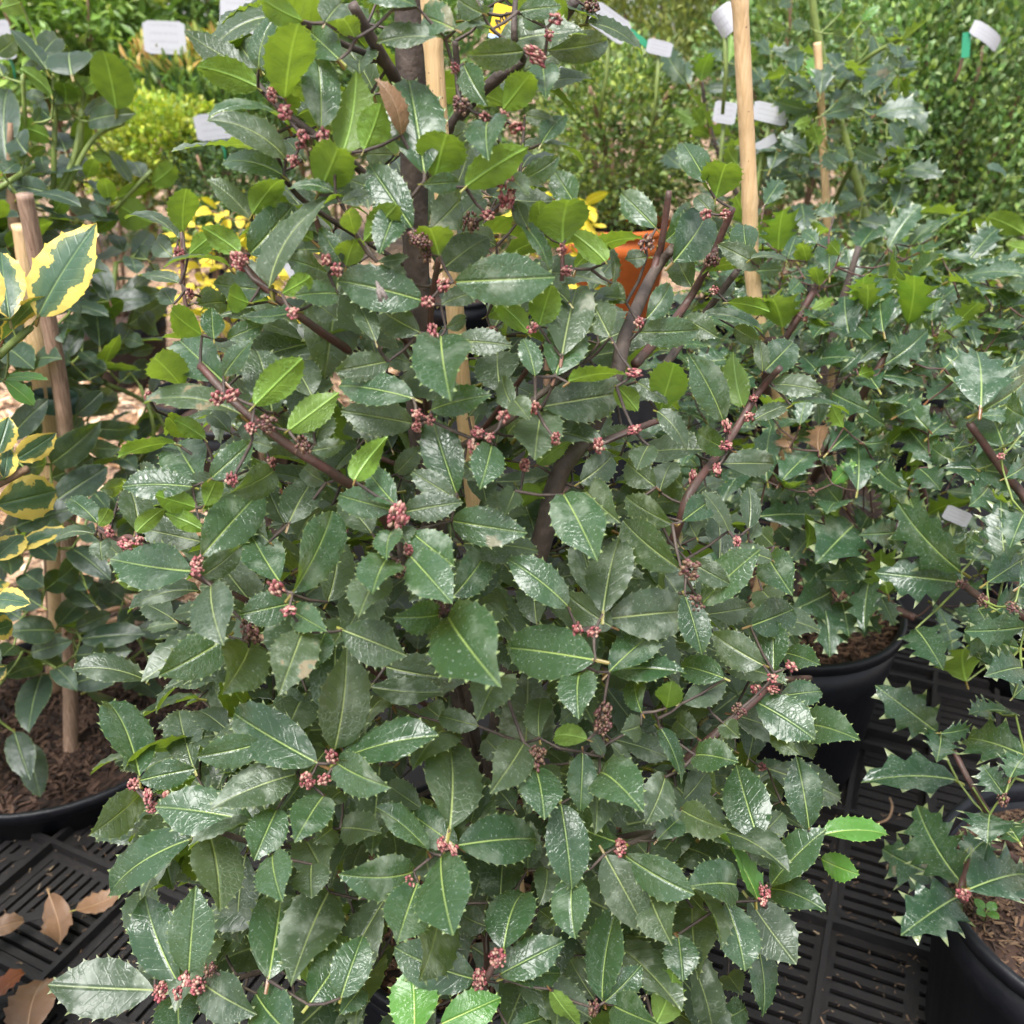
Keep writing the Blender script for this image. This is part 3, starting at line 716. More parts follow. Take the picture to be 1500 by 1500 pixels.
parse(500, 500, 3, """440 -20 480 245 220;310 250 0 200 150;200 90 -20 130 110;340 110 200 60 90 1;305 360 10 310 130 1;60 610 200 430 80 u;240 580 340 470 80 2;400 300 650 240 100;510 0 740 20 80;700 220 690 60 180 1;
850 150 800 0 90;940 150 1010 -30 170;1000 180 1240 150 90 u;890 285 1230 230 180;760 300 710 170 90;760 260 825 340 90;880 310 850 510 180 1;505 665 400 350 150;500 690 320 580 90;660 460 610 640 130;
640 720 600 580 110 2;240 720 130 590 120;220 740 0 680 120;285 750 525 710 110;240 830 290 890 110;310 840 490 980 150;225 840 200 955 110;200 960 140 1100 170;490 790 805 840 140;540 890 850 920 110 1;
300 940 480 1140 170;490 1120 640 910 150;480 1140 690 1000 130 1;170 1030 80 1205 160;430 1200 235 1210 130;475 1215 690 1500 270;10 1270 275 1375 170;200 1430 540 1480 170 1;860 1240 850 1030 140 1;
1190 1255 990 1110 120;990 1160 740 970 110;1150 1190 1220 880 190;1100 1130 1040 910 150 1;1170 1220 1500 1190 200;1490 1000 1250 800 170;1450 800 1260 690 120;980 680 1120 950 190;1070 650 1220 790 150 1;
1050 620 1180 510 120 1;1350 460 1300 560 100;1380 640 1260 540 120 1;1400 660 1450 540 110 1;1400 310 1460 110 140 ug;1390 310 1510 470 70;1300 180 1430 270 60;1210 200 1300 300 90 u;860 540 1010 440 70 1u;790 660 890 690 80 1u;
760 660 720 760 90 1;1110 1400 740 1350 220;1180 1450 1390 1280 150;1180 1450 1500 1460 130;1140 1420 1100 1290 110 1;130 840 0 700 130 1;720 1330 830 1440 120 2;610 780 700 700 90 2;540 540 620 620 80 2;
960 840 1040 760 90 2;1260 980 1180 880 100 2;680 1090 760 1000 110 2;720 1270 760 1130 100 2;340 620 260 540 80 2;100 430 30 360 90 2;1330 850 1260 900 110 2;1420 1100 1330 1010 120 1;90 1120 0 1040 110 2;
560 1060 470 1000 90 2;1010 560 940 500 80 2;1250 440 1180 380 80 2;560 330 620 260 80 2;1490 900 1420 820 100 1;1300 700 1400 780 90 1ug;380 1060 300 1140 100 2""", L)
parse(1000, 500, 3, """175 345 30 70 110;265 285 225 60 110 ug;350 130 335 0 60 g;360 130 480 10 130;380 190 600 220 90;315 345 480 280 70;480 280 720 320 45;170 540 390 540 110;210 480 75 400 100;290 820 290 650 90;
160 960 150 770 120 1;200 830 90 670 80;0 790 130 700 110;290 870 330 800 60;90 1150 330 930 150;20 960 200 1060 90;390 960 210 920 80;380 960 480 1110 140;300 1250 480 1180 150;350 1420 140 1290 140;
400 1450 390 1220 120;10 1120 80 1360 120;450 1370 600 1420 100;180 1480 0 1430 120;240 1180 300 1290 100 1;110 1200 290 1170 110 1;60 860 10 760 90 1;130 1060 50 1130 100 1;350 1100 430 1190 120 1;
220 930 300 860 90 1;40 480 -30 400 90 1;0 640 -60 560 90 1;100 640 30 720 90 1;210 1250 120 1190 100 2;400 900 330 830 90 2;-40 900 40 830 100 1""", L)
parse(0, 1000, 3, """610 405 480 110 190;615 430 850 380 110;690 490 850 420 70 u;620 480 400 660 150;650 560 430 690 70 1;850 370 790 140 150 1;1150 265 875 320 130;1390 350 1050 150 200;1300 405 940 550 140;
1470 285 1520 -150 210;1170 565 1100 430 110 1;1110 610 700 550 140;1100 620 840 730 100;1215 560 1120 770 150;1420 500 1300 690 150;840 690 505 915 130;720 720 760 900 130 1;920 670 965 985 200;1080 760 1050 1120 160 1;
1200 760 1240 950 150;1350 700 1440 860 160 1;1370 800 1370 940 140;780 1310 645 960 200;830 1270 860 915 160;680 1150 620 930 160 1;670 1350 230 1330 210;690 1290 640 1210 80 1;1180 1300 1230 960 220;
900 1325 1120 1450 170;800 1385 800 1600 170;1130 1370 1300 1560 200;1360 1410 1530 1150 180;1320 980 1490 960 120 1;820 610 720 600 50 u;1000 210 880 130 110 1;940 600 1000 700 110 1;1290 800 1200 880 110 2;
1010 1180 950 1080 120 1;1130 1120 1080 1000 110 2;1000 400 930 340 90 2;1260 460 1180 400 100 1;900 480 820 420 80 1;1060 1440 980 1360 120 1;1340 260 1240 60 150 1;1460 640 1380 700 110 1;1250 1080 1330 960 120 2""", L)
parse(500, 1000, 3, """-10 340 410 240 170;-20 350 210 455 150;130 20 430 40 120 1;700 -20 600 160 160;600 190 440 150 90 1;475 640 470 270 250;510 720 310 580 140;515 715 840 690 190;380 740 160 560 120;350 550 220 460 110 1;
570 610 640 430 100 1;310 830 0 840 170;440 765 490 1090 230;335 880 250 1130 180;700 960 720 750 180 1;800 270 660 475 150;850 370 890 590 170;1060 310 1050 550 110;870 240 880 80 120 1;1080 250 945 240 90 ug;
1150 320 1090 220 50;1050 -40 1045 150 150;1320 130 1290 0 100;1310 190 1230 215 100;1430 110 1450 0 100 ug;1140 400 1320 560 190;1190 250 1430 330 100 1;1400 200 1490 430 90;1420 420 1340 610 140;1210 700 1000 610 180;
1250 760 1540 920 160;965 540 1010 885 150;1160 760 1330 1070 150;1390 690 1500 590 110;820 820 830 620 110 1;900 820 870 970 110 1;1020 860 1030 1110 160;640 1070 540 1020 110 2;715 1170 800 940 200;580 1300 250 1170 180;
700 1280 970 1145 130;720 1300 950 1280 120;320 1560 310 1260 200 g;440 1500 690 1390 140 g;1110 1390 1010 1230 120 1;1150 1390 1220 990 180;1160 1400 1310 1250 110;1200 1420 1390 1500 150;920 1350 1040 1500 80 ug;
90 1340 0 1450 100;0 1380 90 1130 150;1380 1500 1450 1290 130 ug;1340 1370 1390 1200 110;1350 920 1450 1140 160;1480 1110 1500 1300 130;780 1400 900 1340 90 1;740 1520 900 1470 120;230 720 170 580 110 2;0 640 170 660 130 1;
760 560 690 480 100 2;900 700 980 620 110 2;1130 620 1060 540 110 2;560 860 640 780 110 2;950 1180 870 1080 110 2;1080 1250 1000 1160 110 2;620 1420 540 1360 110 1;480 1390 420 1310 100 1;250 980 170 900 110 2;
1260 1130 1330 1040 100 2;820 1080 760 1160 110 1;160 1080 80 1000 110 2;470 180 380 110 110 2;720 330 640 250 110 2;1240 480 1160 540 100 2;1450 700 1380 800 120 1;1040 100 960 180 90 1""", L)
parse(1000, 1000, 3, """540 190 770 250 150;330 90 570 240 170;430 60 600 40 100;330 680 240 380 180;555 640 500 340 140;380 380 680 500 150 1;390 890 620 660 150;325 950 120 640 120 g;620 670 890 670 100 g;610 775 770 840 100 g;
390 910 620 1000 130;290 950 490 1220 180;230 890 20 900 170;190 970 270 1250 170;0 1150 120 1490 150;330 1160 350 1450 110;280 720 430 580 110;140 1490 270 1430 120;60 320 240 350 130;290 330 320 160 110 1;
180 180 250 240 80;400 220 510 310 80;510 240 570 330 80 1;0 90 180 0 110;0 560 200 640 130;0 520 100 400 110 1;200 1290 260 1370 100 1;150 480 70 420 110 1;240 560 330 480 100 2;430 520 350 450 110 1;
130 780 60 700 110 1;90 1000 20 920 120 1;140 850 240 780 110 1;60 240 -20 170 110 1;230 300 150 240 90 1;440 640 370 560 100 2;-30 380 60 300 110 1;-40 780 -10 660 120 1;60 1120 0 1030 110 1""", L)
parse(500, 1000, 3, '1180 265 1265 375 50 b;870 1000 950 1060 80 1b;60 1020 150 1130 120 2b;1400 1300 1460 1380 90 2b', L)
parse(0, 1000, 3, '1500 480 1420 560 100 1b;1320 1060 1400 1150 90 2b', L)
BUDPX = []
def buds(ox, oy, s):
    for e in s.split(';'):
        p = e.split(); BUDPX.append((ox + float(p[0]) / 3, oy + float(p[1]) / 3, int(p[2]) if len(p) > 2 else 0))
buds(0, 0, "1195 420;1250 495;1330 595;1420 600;1320 635;1285 705;1190 585;1475 690;1050 1145 1;1285 1375;835 1290;790 1115;1435 1140;1480 1185")
buds(500, 0, "500 300;525 460 2;855 245 1;915 155;940 80;1100 30 2;630 510;710 515;770 560;690 800;745 820;710 880;740 880;645 945;570 980 2;360 1060 2;370 1110 2;330 1050 2;450 1250;380 1325;400 1460;970 1100;990 1190;840 1440;1340 1070 2;1310 1420;660 1450")
buds(1000, 0, "100 940;190 940;140 1275;130 1140 2")
buds(0, 500, "955 250;1020 235;1105 380;1175 360 2;1330 460 2;1190 530;1020 605;650 245;480 840;550 890;610 875;865 970;865 1010;1215 1085;1270 1185;1150 740 2;1105 1290 2;1090 1250 2")
buds(500, 500, "330 320;385 345;330 375;595 400;850 290;710 330;580 460;1285 140;1130 460;940 430;805 545;1285 390;250 770 1;295 915;440 1170 2;1040 1270;1110 1275;650 420;245 1000 2")
buds(1000, 500, "195 370;290 330;310 250;190 460;150 560;45 600;240 880;395 1480;480 1430;30 1000 2;60 1150 2")
buds(0, 1000, "585 450;650 500;670 550;1460 325;1350 430 1;1425 425;1150 610;1130 640;855 625 2;710 1355 1;780 1365;865 1330 1;810 1305;925 1260 2;740 500")
buds(500, 1000, "440 710;490 730;1230 710;1230 740;685 1210 1;610 1290 1;600 1330;1110 1430 2;860 310 2;850 340 2;1150 130 2;1150 190 2;295 880")
buds(1000, 1000, "325 30 1;400 30;430 185;350 370;360 920;350 960;250 120 2")

hx, hy = -0.034, 0.72
holly = Canopy(hx, hy, [(0.20, 0.27), (0.33, 0.33), (0.48, 0.34), (0.75, 0.265), (1.0, 0.15), (1.15, 0.11)], lean=(-0.05, 0))
root = empty('holly_bush', (hx, hy, 0))
tag(root, 'large dark green serrated-leaf holly with maroon buds filling the middle', 'holly')
build_pot(root, (hx, hy), 0.155, 0.125, 0.25, chips=900)
def bpath(zoom, ox, oy, pts, f):
    out = []
    for p in pts:
        x, y = ox + p[0] / zoom, oy + p[1] / zoom
        ff = p[2] if len(p) > 2 else f
        out.append(at(x, y, holly.depth(x, y, ff)))
    return out
trunk = [Vector((hx, hy, 0.23)), Vector((hx - 0.004, hy + .004, 0.40))] + [at_y(x, y, hy) for x, y in ((640, 800), (614, 600), (610, 430), (606, 255), (602, 130), (598, 10), (590, -150))]
BR = [('trunk', trunk, [0.0125, 0.0115, 0.011, 0.0105, 0.0105, 0.010, 0.0105, 0.010, 0.007], 'bark')]
def br(pts, w, mt='bark', f=0.55, z=3, o=(500, 0), end=None):
    P = bpath(z, o[0], o[1], pts, f)
    if end: P.append(Vector(end))
    r0 = w / z / 2 * 0.78 / FPX
    BR.append(('branch', P, [r0 * (0.75 + 0.35 * i / (len(P) - 1)) for i in range(len(P))], mt))
tz = lambda y: tuple(at_y(612 if y < 560 else 630, y, hy))
br([(50, 20, .5), (150, 200, .3), (240, 350, .15)], 48, end=tz(175))
br([(1030, 0, .8), (950, 120, .75), (830, 240, .65), (700, 330, .5), (560, 460, .3), (460, 580, .15)], 46, end=tz(240))
br([(500, 180, .7), (510, 300, .65), (525, 440, .6), (560, 470, .5)], 26)
br([(765, 0, .7), (760, 160, .7), (800, 260, .65)], 24)
br([(1130, 370, .85), (1270, 510, .8), (1490, 670, .6), (1730, 880, .3), (1790, 930, .1)], 30, o=(0, 0), mt='bark', end=tz(330))
br([(1160, 560, .8), (1220, 690, .75), (1260, 800, .6), (1400, 930, .4)], 20, o=(0, 0), end=tz(400))
br([(1330, 100, .8), (1500, 190, .5), (1700, 300, .2)], 24, o=(0, 0), end=tz(190))
br([(1050, 1120, .9), (1100, 1200, .88), (1240, 1330, .8), (1400, 1450, .7), (1560, 1560, .5)], 30, o=(0, 0), mt='bark_red', end=tz(600))
br([(800, 1020, .9), (810, 1300, .85), (870, 1490, .8), (1000, 1700, .6), (1400, 1900, .3)], 20, o=(0, 0), mt='bark_red', end=tz(700))
br([(1380, 940, .8), (1440, 1110, .7), (1490, 1200, .6), (1650, 1350, .3)], 24, o=(0, 0), mt='bark_red', end=tz(520))
br([(430, 1130, .8), (400, 1300, .7), (385, 1500, .55), (370, 1700, .35)], 26, mt='bark_red', end=tz(640))
br([(970, 1080, .85), (965, 1260, .8), (900, 1500, .6)], 20, mt='bark_red', end=tuple(at_y(700, 640, hy - .02)))
S2 = bpath(1, 0, 0, [(985, 365, .85), (957, 400, .85), (917, 490, .82), (900, 560, .80), (863, 633, .76), (817, 700, .72), (790, 810, .66), (755, 950, .5), (722, 1120, .25)], .8) + [Vector((hx + 0.012, hy - 0.01, 0.24))]
BR.append(('branch', S2, [0.0034, 0.0041, 0.0048, 0.0053, 0.0057, 0.0065, 0.007, 0.0078, 0.0085, 0.0095], 'bark'))
br([(1440, 840, .85), (1410, 1050, .85), (1390, 1130, .85), (1370, 1200, .85)], 32, mt='bark_red')
br([(1720, 915, .9), (1650, 1080, .9), (1620, 1150, .88), (1520, 1330, .86), (1400, 1480, .84), (1290, 1600, .82)], 34, mt='bark_red')
br([(1740, 1190, .9), (1610, 1360, .88), (1500, 1500, .86), (1350, 1700, .80)], 34)
br([(430, 115, .95), (330, 230, .93), (200, 440, .9), (30, 670, .85), (-60, 900, .75), (-300, 1200, .5)], 36, o=(1000, 500), mt='bark_red', end=tuple(at_y(735, 1050, hy)))
br([(1390, 350, .85), (1280, 390, .82), (1130, 450, .78), (1080, 470, .76)], 30, o=(500, 500), mt='bark_red')
br([(1060, 100, .85), (880, 230, .8), (730, 350, .7), (550, 450, .55), (430, 560, .3)], 28, o=(500, 500), mt='bark', end=tz(760))
br([(880, 105, .96), (1010, 250, .93), (1140, 360, .9), (1300, 480, .85), (1490, 600, .75), (1700, 800, .5)], 34, o=(0, 500), mt='bark_red', end=(hx - .01, hy, 0.5))
br([(440, 830, .97), (520, 870, .95), (600, 870, .93), (900, 1050, .85), (1400, 1300, .5)], 24, o=(0, 500), mt='bark_red', end=(hx - .01, hy, 0.45))
br([(560, -20, .95), (410, 0, .93), (280, 110, .9), (20, 330, .8), (-300, 600, .5)], 36, o=(1000, 1000), mt='bark_red', end=(hx + .01, hy, 0.36))
br([(690, 1355, .97), (870, 1320, .95), (1200, 1250, .8), (1700, 1000, .4)], 24, o=(0, 1000), mt='bark', end=(hx - .01, hy, 0.33))
br([(590, 450, .96), (680, 540, .94), (900, 640, .9), (1400, 700, .6)], 24, o=(0, 1000), mt='bark', end=(hx - .01, hy, 0.40))
br([(690, 1200, .97), (620, 1320, .93), (640, 1200, .6)], 30, o=(500, 1000), mt='bark_red', end=(hx, hy - .01, 0.30))
br([(1230, 720, .96), (1350, 660, .9), (1000, 700, .6)], 26, o=(500, 1000), mt='bark', end=(hx + .01, hy, 0.33))
br([(350, 950, .96), (300, 1000, .9), (-200, 900, .5)], 26, o=(1000, 1000), mt='bark', end=(hx + .01, hy, 0.30))
br([(460, 730, .95), (480, 640, .8), (560, 500, .5)], 26, o=(500, 1000), mt='bark', end=(hx, hy - .01, 0.36))
br([(250, 780, .95), (280, 1000, .85), (420, 1200, .6)], 26, o=(500, 500), mt='bark', end=(hx, hy, 0.42))
br([(1050, 1270, .95), (1150, 1260, .9), (1000, 1300, .6)], 26, o=(500, 500), mt='bark', end=(hx, hy, 0.40))
def keep_wood(p):
    x, y = world_px(p)
    ax_, ay_ = holly.axis(p.z)
    if p.z > 0.62 and math.hypot(p.x - ax_, p.y - ay_) > holly.R(p.z) * (0.62 if p.z > 0.75 else 0.72): return False
    if (275 < x < 455 and 330 < y < 440) or (765 < x < 930 and 310 < y < 430): return False
    if p.y > hy - 0.015: return True
    if y < 480 and 555 < x < 660: return False
    if y < 720 and 625 < x < 715: return False
    sx = float(np.interp(y, [365, 490, 630, 700, 810], [985, 917, 863, 817, 790]))
    return not (340 < y < 830 and abs(x - sx) < 45)
fl = fill_leaves(holly, 620, 0.072, 0.52, 0.25, 0.84, zlo=0.30, zhi=0.92, cond=keep_wood) + fill_leaves(holly, 60, 0.062, 0.52, 0.1, 0.7, zlo=0.9, zhi=1.1, cond=keep_wood)
fl += fill_leaves(holly, 130, 0.07, 0.52, 0.15, 0.72, zlo=0.42, zhi=0.80, cond=lambda p: p.y > hy + 0.01 and keep_wood(p))
grow(root, holly, L, BR, 'holly', 'holly', BUDPX, maxparts=300, old='holly_old', fill=fl)
print('main leaves', len(L))

# ------------------------------------------------------------------ stakes
def stake(name, pts, r, mat, label, cat='stake', sides=12, rings=True, group=None):
    pts = [Vector(p) for p in pts]; root = pts[0]
    P, R = smooth_path(pts, [r * (1.08 - 0.16 * i / (len(pts) - 1)) for i in range(len(pts))], 12)
    if rings:
        for i in range(6, len(P), 14):
            R[i] *= 1.10
    m = MB(); m.tube(P, R, sides, noise=0.015); o = m.build(name, M[mat], None)
    return tag(o, label, cat, group)
stake('bamboo_stake', [(hx + 0.045, hy - 0.02, 0.2)] + [at_y(x, y, hy - .035) for x, y in ((690, 690), (668, 470), (648, 250), (634, 60), (622, -120))], 0.0066, 'bamboo', 'tan bamboo stake beside the trunk of the large central holly')

# ------------------------------------------------------------------ spiny holly in the round black pot (right, behind)
EXB = 0.0
pr = at_z(1240, 957, 0.28); ra = (pr.x - 0.045, pr.y + 0.135)
spA = Canopy(ra[0] + 0.01, ra[1], [(0.25, 0.22), (0.40, 0.30), (0.62, 0.31), (0.75, 0.24), (0.85, 0.13)], lean=(0.03, 0))
LA = []
parse(1060, 420, 5, """430 300 350 100 260 u;930 390 890 90 220;1170 330 1150 60 220;1350 270 1390 -60 240 ug;1050 170 1050 0 150 u;970 560 1210 360 150;1180 570 1480 330 190;1130 650 1450 720 150;850 620 1000 480 100;
990 650 1090 620 100 u;860 590 740 410 110;800 780 1060 900 190;1500 1050 1300 830 190;770 1210 990 1030 190;1030 1150 1190 1120 130;320 1420 350 1050 200;420 1430 660 1210 210;700 1250 820 1290 60;980 1490 980 1150 210;
800 1440 960 1290 90 g;1350 1480 1080 1370 170;510 180 400 90 130;650 160 800 90 80 u;600 300 780 180 130;200 260 60 140 120;700 640 580 520 130;880 1030 800 880 120 u;1290 980 1180 830 130;700 1200 720 1030 150 b;480 1180 450 1110 130 b;300 1440 40 1390 150;
560 1010 620 780 120;620 900 500 760 150 1;1220 700 1330 600 100 1;1010 900 1180 1010 150 1;1400 560 1490 480 120;700 420 600 330 110 1;470 560 380 480 110 1;100 860 20 760 110 1;240 900 140 1010 120;1240 1240 1140 1140 130 1;60 1250 -30 1150 120 1""", LA)
parse(1000, 500, 3, """340 770 600 770 120;750 810 590 970 200;930 840 780 850 110;825 1040 620 1050 110;650 1100 480 1180 150;700 1150 730 1290 140;860 1100 930 1240 70;900 1110 870 930 130 u;480 900 420 830 110 1;560 850 470 960 120 1;
1000 690 1060 800 110;1000 760 900 660 120;860 560 960 640 130;1040 560 1130 650 120;700 720 620 620 120 1;880 760 960 700 110 1;620 1000 540 1090 120 1;720 960 800 1040 120;1080 420 1160 360 110;1180 520 1100 470 100;
1080 260 1180 200 110;940 330 1040 280 110;1150 120 1230 60 100;1000 130 1100 60 110;860 210 780 120 110;1240 200 1180 130 100""", LA)
parse(1000, 250, 6, """840 700 880 370 270 ug;600 480 470 240 200 u;660 600 600 460 150 ug;920 780 1000 580 150;1200 1010 1150 860 150 u;1290 920 1290 600 200;640 880 860 860 150;1030 980 930 1080 140;900 1110 1010 1200 130;740 640 680 560 110;
1090 800 1030 650 140 u;1180 640 1060 540 120;1380 740 1300 640 130 u;720 300 860 100 150;1330 400 1200 330 140""", LA)
parse(1250, 250, 6, """130 1230 90 960 210 ug;270 1390 260 1080 260;690 1320 740 1110 130;820 1400 940 1290 90;700 1450 540 1340 180;100 1380 20 1280 130;880 1460 760 1440 120 u;430 1470 340 1380 140""", LA)
rootA = empty('spiny_holly', (ra[0], ra[1], 0))
tag(rootA, 'spiny-leaved green holly in a round black pot with a tan stake behind it', 'holly')
build_pot(rootA, ra, 0.162, 0.135, 0.28, chips=1800, chip_len=0.015, chip_cols=((0.09, 0.043, 0.026), (0.14, 0.07, 0.042), (0.045, 0.022, 0.014), (0.20, 0.11, 0.065)))
def can_path(can, pts): return [at(x, y, can.depth(x, y, f)) for x, y, f in pts]
BA = [('trunk', [Vector((ra[0], ra[1], 0.25)), Vector((ra[0] + .01, ra[1], 0.45)), Vector((ra[0] + .0, ra[1], 0.62)), Vector((ra[0] + .02, ra[1], 0.80))], [0.009, 0.008, 0.006, 0.004], 'bark')]
for p, w in (([(1194, 424, .9), (1150, 495, .85), (1120, 540, .7)], 0.004), ([(1302, 515, .9), (1262, 580, .85), (1220, 650, .6)], 0.004), ([(1345, 690, .9), (1350, 760, .8), (1290, 830, .4)], 0.004), ([(1340, 905, 1.0), (1300, 880, .9), (1260, 800, .6)], 0.0045), ([(1130, 700, .9), (1180, 760, .5)], 0.004)):
    BA.append(('branch', can_path(spA, p) + [Vector((ra[0], ra[1], 0.30 + 0.25 * random.random()))], [w, w * 1.1, w * 1.3, w * 1.5][:len(p) + 1], 'bark_red'))
exA = fill_leaves(spA, 190, 0.072, 0.58, 0.5, 1.0, zlo=0.34, zhi=0.80, cond=lambda p: world_px(p)[0] > 1010 and world_px(p)[1] < 900)
grow(rootA, spA, LA, BA, 'spiny', 'spiny', [(1116, 457, 0), (1180, 468, 0), (1190, 720, 2)], twigmat='bark_red', extra=exA, fill=fill_leaves(spA, 260, 0.066, 0.58, 0.2, 0.8, zlo=0.36, zhi=0.80), young='young', jit=0.02)

# ------------------------------------------------------------------ dark spiny holly further back, upper right
rb = at_y(1225, 700, 1.75); rb = (rb.x, 1.72)
spB = Canopy(rb[0], rb[1], [(0.25, 0.2), (0.55, 0.30), (0.85, 0.27), (1.0, 0.22), (1.15, 0.15)], lean=(-0.03, 0))
LB = []
parse(1000, 0, 6, """160 710 240 480 180 ug;350 540 220 470 110;340 720 500 560 130;400 550 420 320 110 ug;200 790 420 780 100;590 560 620 420 90 u;1210 830 1260 580 170;1100 960 810 880 150;1220 1020 1500 960 150;1000 640 1000 480 130;1180 720 1130 520 130 g;
770 480 680 380 120;1200 1280 1140 1100 120 u;1370 1480 1240 1370 130;1100 1340 850 1190 100;770 1490 920 1250 190;480 1450 400 1300 150 u;560 1480 630 1420 120 u;330 1280 450 1220 70;240 1130 40 820 120 u;850 760 960 700 110;700 690 620 620 100;
1180 900 1080 830 110;1330 700 1440 620 110;1400 420 1500 380 120;1330 300 1450 330 100;900 260 780 210 90 u;1120 250 970 200 90;1400 100 1330 30 100;840 40 780 20 80;950 20 840 60 90;1370 880 1480 800 120;1260 1180 1380 1170 120;760 820 700 720 90;980 1100 1120 1060 90 u;
1020 430 880 480 80;900 600 1030 660 70 g;1350 1330 1470 1400 130;1130 1110 1010 1140 60 u;60 740 -20 540 130;190 1100 90 960 110 u""", LB)
parse(800, 0, 6, """1230 730 1050 430 200;1390 1110 1150 980 120 ug;1190 1480 1060 1360 160;1440 1200 1290 1140 100 u""", LB)
parse(1250, 0, 6, """190 840 220 580 190;200 1010 610 965 170;430 380 640 200 100 u;320 490 420 570 80;300 1090 430 1290 80;20 1300 240 1390 130;80 960 0 850 120;80 190 230 60 50 g;150 260 60 330 80;260 300 390 270 80;90 1040 150 1180 80;300 1230 370 1370 60;100 1440 20 1380 110;60 720 -20 640 110""", LB)
parse(1250, 250, 6, """360 330 430 130 170;90 230 290 90 130;60 440 400 530 150;600 640 640 480 160;320 820 820 780 140 u;400 440 930 420 130 u;330 560 560 560 130 u;300 700 480 600 90;250 660 180 560 100;200 860 60 740 120;290 910 420 840 100;330 960 470 920 100;130 620 30 570 100;160 960 40 900 100""", LB)
rootB = empty('dark_spiny_holly', (rb[0], rb[1], gz))
tag(rootB, 'taller blue-green spiny holly standing behind, with two thin stakes, upper right', 'holly')
build_pot(rootB, rb, 0.14, 0.115, 0.27, z0=gz + 0.006, chips=0)
BB = [('trunk', [Vector((rb[0], rb[1], 0.18)), Vector((rb[0] + .01, rb[1], 0.6)), at_y(1195, 40, rb[1]), at_y(1205, -60, rb[1])], [0.009, 0.008, 0.006, 0.004], 'bark_green')]
for p in ([(1028, 118, .98), (1036, 170, .95), (1055, 230, .8), (1110, 350, .4)], [(1325, 55, .95), (1262, 92, .8), (1210, 160, .3)], [(1300, 330, .9), (1295, 400, .8), (1260, 480, .3)], [(1192, 215, .9), (1196, 160, .8), (1200, 130, .3)], [(1270, 180, .9), (1262, 210, .8), (1220, 300, .3)]):
    BB.append(('branch', can_path(spB, p) + [], [0.003, 0.0035, 0.004, 0.0045][:len(p)], 'bark_green' if p[0][0] > 1030 else 'bark'))
exB = fill_leaves(spB, 190, 0.07, 0.58, 0.55, 1.0, zlo=0.45, zhi=1.1, cond=lambda p: 985 < world_px(p)[0] < 1330 and world_px(p)[1] > 60)
grow(rootB, spB, LB, BB, 'spiny', 'spiny_blue', [], twigmat='bark_green', extra=exB, fill=fill_leaves(spB, 160, 0.066, 0.58, 0.2, 0.7, zlo=0.4, zhi=1.0, cond=lambda p: 1000 < world_px(p)[0] < 1330), jit=0.03)

# ------------------------------------------------------------------ spiny holly at the lower right edge
rc_p = at_z(1440, 1410, 0.25); rc = (rc_p.x + 0.165, rc_p.y + 0.075)
spC = Canopy(rc[0] + 0.02, rc[1], [(0.24, 0.22), (0.40, 0.25), (0.60, 0.22), (0.80, 0.20), (0.9, 0.12)])
LC = []
parse(1200, 850, 5, """860 1110 430 790 260;710 360 900 640 260 1;1075 740 1060 520 270 1u;890 1120 860 1320 200;890 1120 1090 1080 130;1500 1280 1110 1170 300;1500 340 1080 370 220;1190 590 1130 400 110;1300 660 1240 470 150;1480 640 1220 700 220;1260 940 1100 980 150 1;1420 860 1500 780 150""", LC)
parse(1000, 1000, 3, """1200 430 805 440 170;1220 870 1040 560 230;1120 850 890 740 170;1215 940 970 1100 200;1255 910 1500 850 230;1350 580 1340 700 170;1410 490 1320 370 110;1240 780 1330 700 130 1;1200 880 1130 790 130 1;1480 700 1420 620 130;1440 420 1500 330 120""", LC)
parse(1000, 500, 3, """1220 1010 960 730 210;1220 1060 860 1020 170;1340 1060 1500 960 120;1310 290 1290 60 210;1310 310 1500 160 210;1410 460 1360 340 180;1310 330 1450 340 50;1480 600 1160 560 150;1420 600 1500 540 90;1420 1000 1400 720 150;1340 880 1280 960 110 1;1250 850 1320 890 70 1;
1480 1350 1250 1270 180;1500 760 1440 900 130;1200 470 1240 420 80;1340 640 1260 720 130 1;1480 1080 1560 1000 130;1380 1180 1460 1120 110;1480 420 1540 330 150;1290 560 1210 500 110 1;1420 280 1500 330 130 1;1300 1180 1370 1290 110""", LC)
rootC = empty('spiny_holly', (rc[0], rc[1], 0))
tag(rootC, 'glossy wet spiny holly in a black pot at the lower right corner', 'holly')
build_pot(rootC, rc, 0.165, 0.135, 0.25, chips=2600, drop=0.03, chip_len=0.009, chip_cols=((0.07, 0.038, 0.02), (0.11, 0.06, 0.034), (0.035, 0.018, 0.011), (0.15, 0.09, 0.05)))
BC = [('trunk', [Vector((rc[0], rc[1], 0.22)), Vector((rc[0] + .01, rc[1] + .01, 0.5)), Vector((rc[0] + .03, rc[1], 0.8))], [0.009, 0.007, 0.004], 'bark')]
for p, w in (([(1420, 620, .98), (1470, 690, .95), (1505, 735, .8), (1560, 830, .4)], .0034), ([(1410, 855, .98), (1440, 877, .95), (1500, 903, .8), (1570, 960, .3)], .0034), ([(1397, 1100, .95), (1423, 1150, .9), (1437, 1175, .8), (1480, 1240, .3)], .0025), ([(1410, 1320, .98), (1411, 1290, .95), (1440, 1240, .7), (1490, 1260, .2)], .003)):
    BC.append(('branch', can_path(spC, p), [w, w * 1.1, w * 1.3, w * 1.5], 'bark_red'))
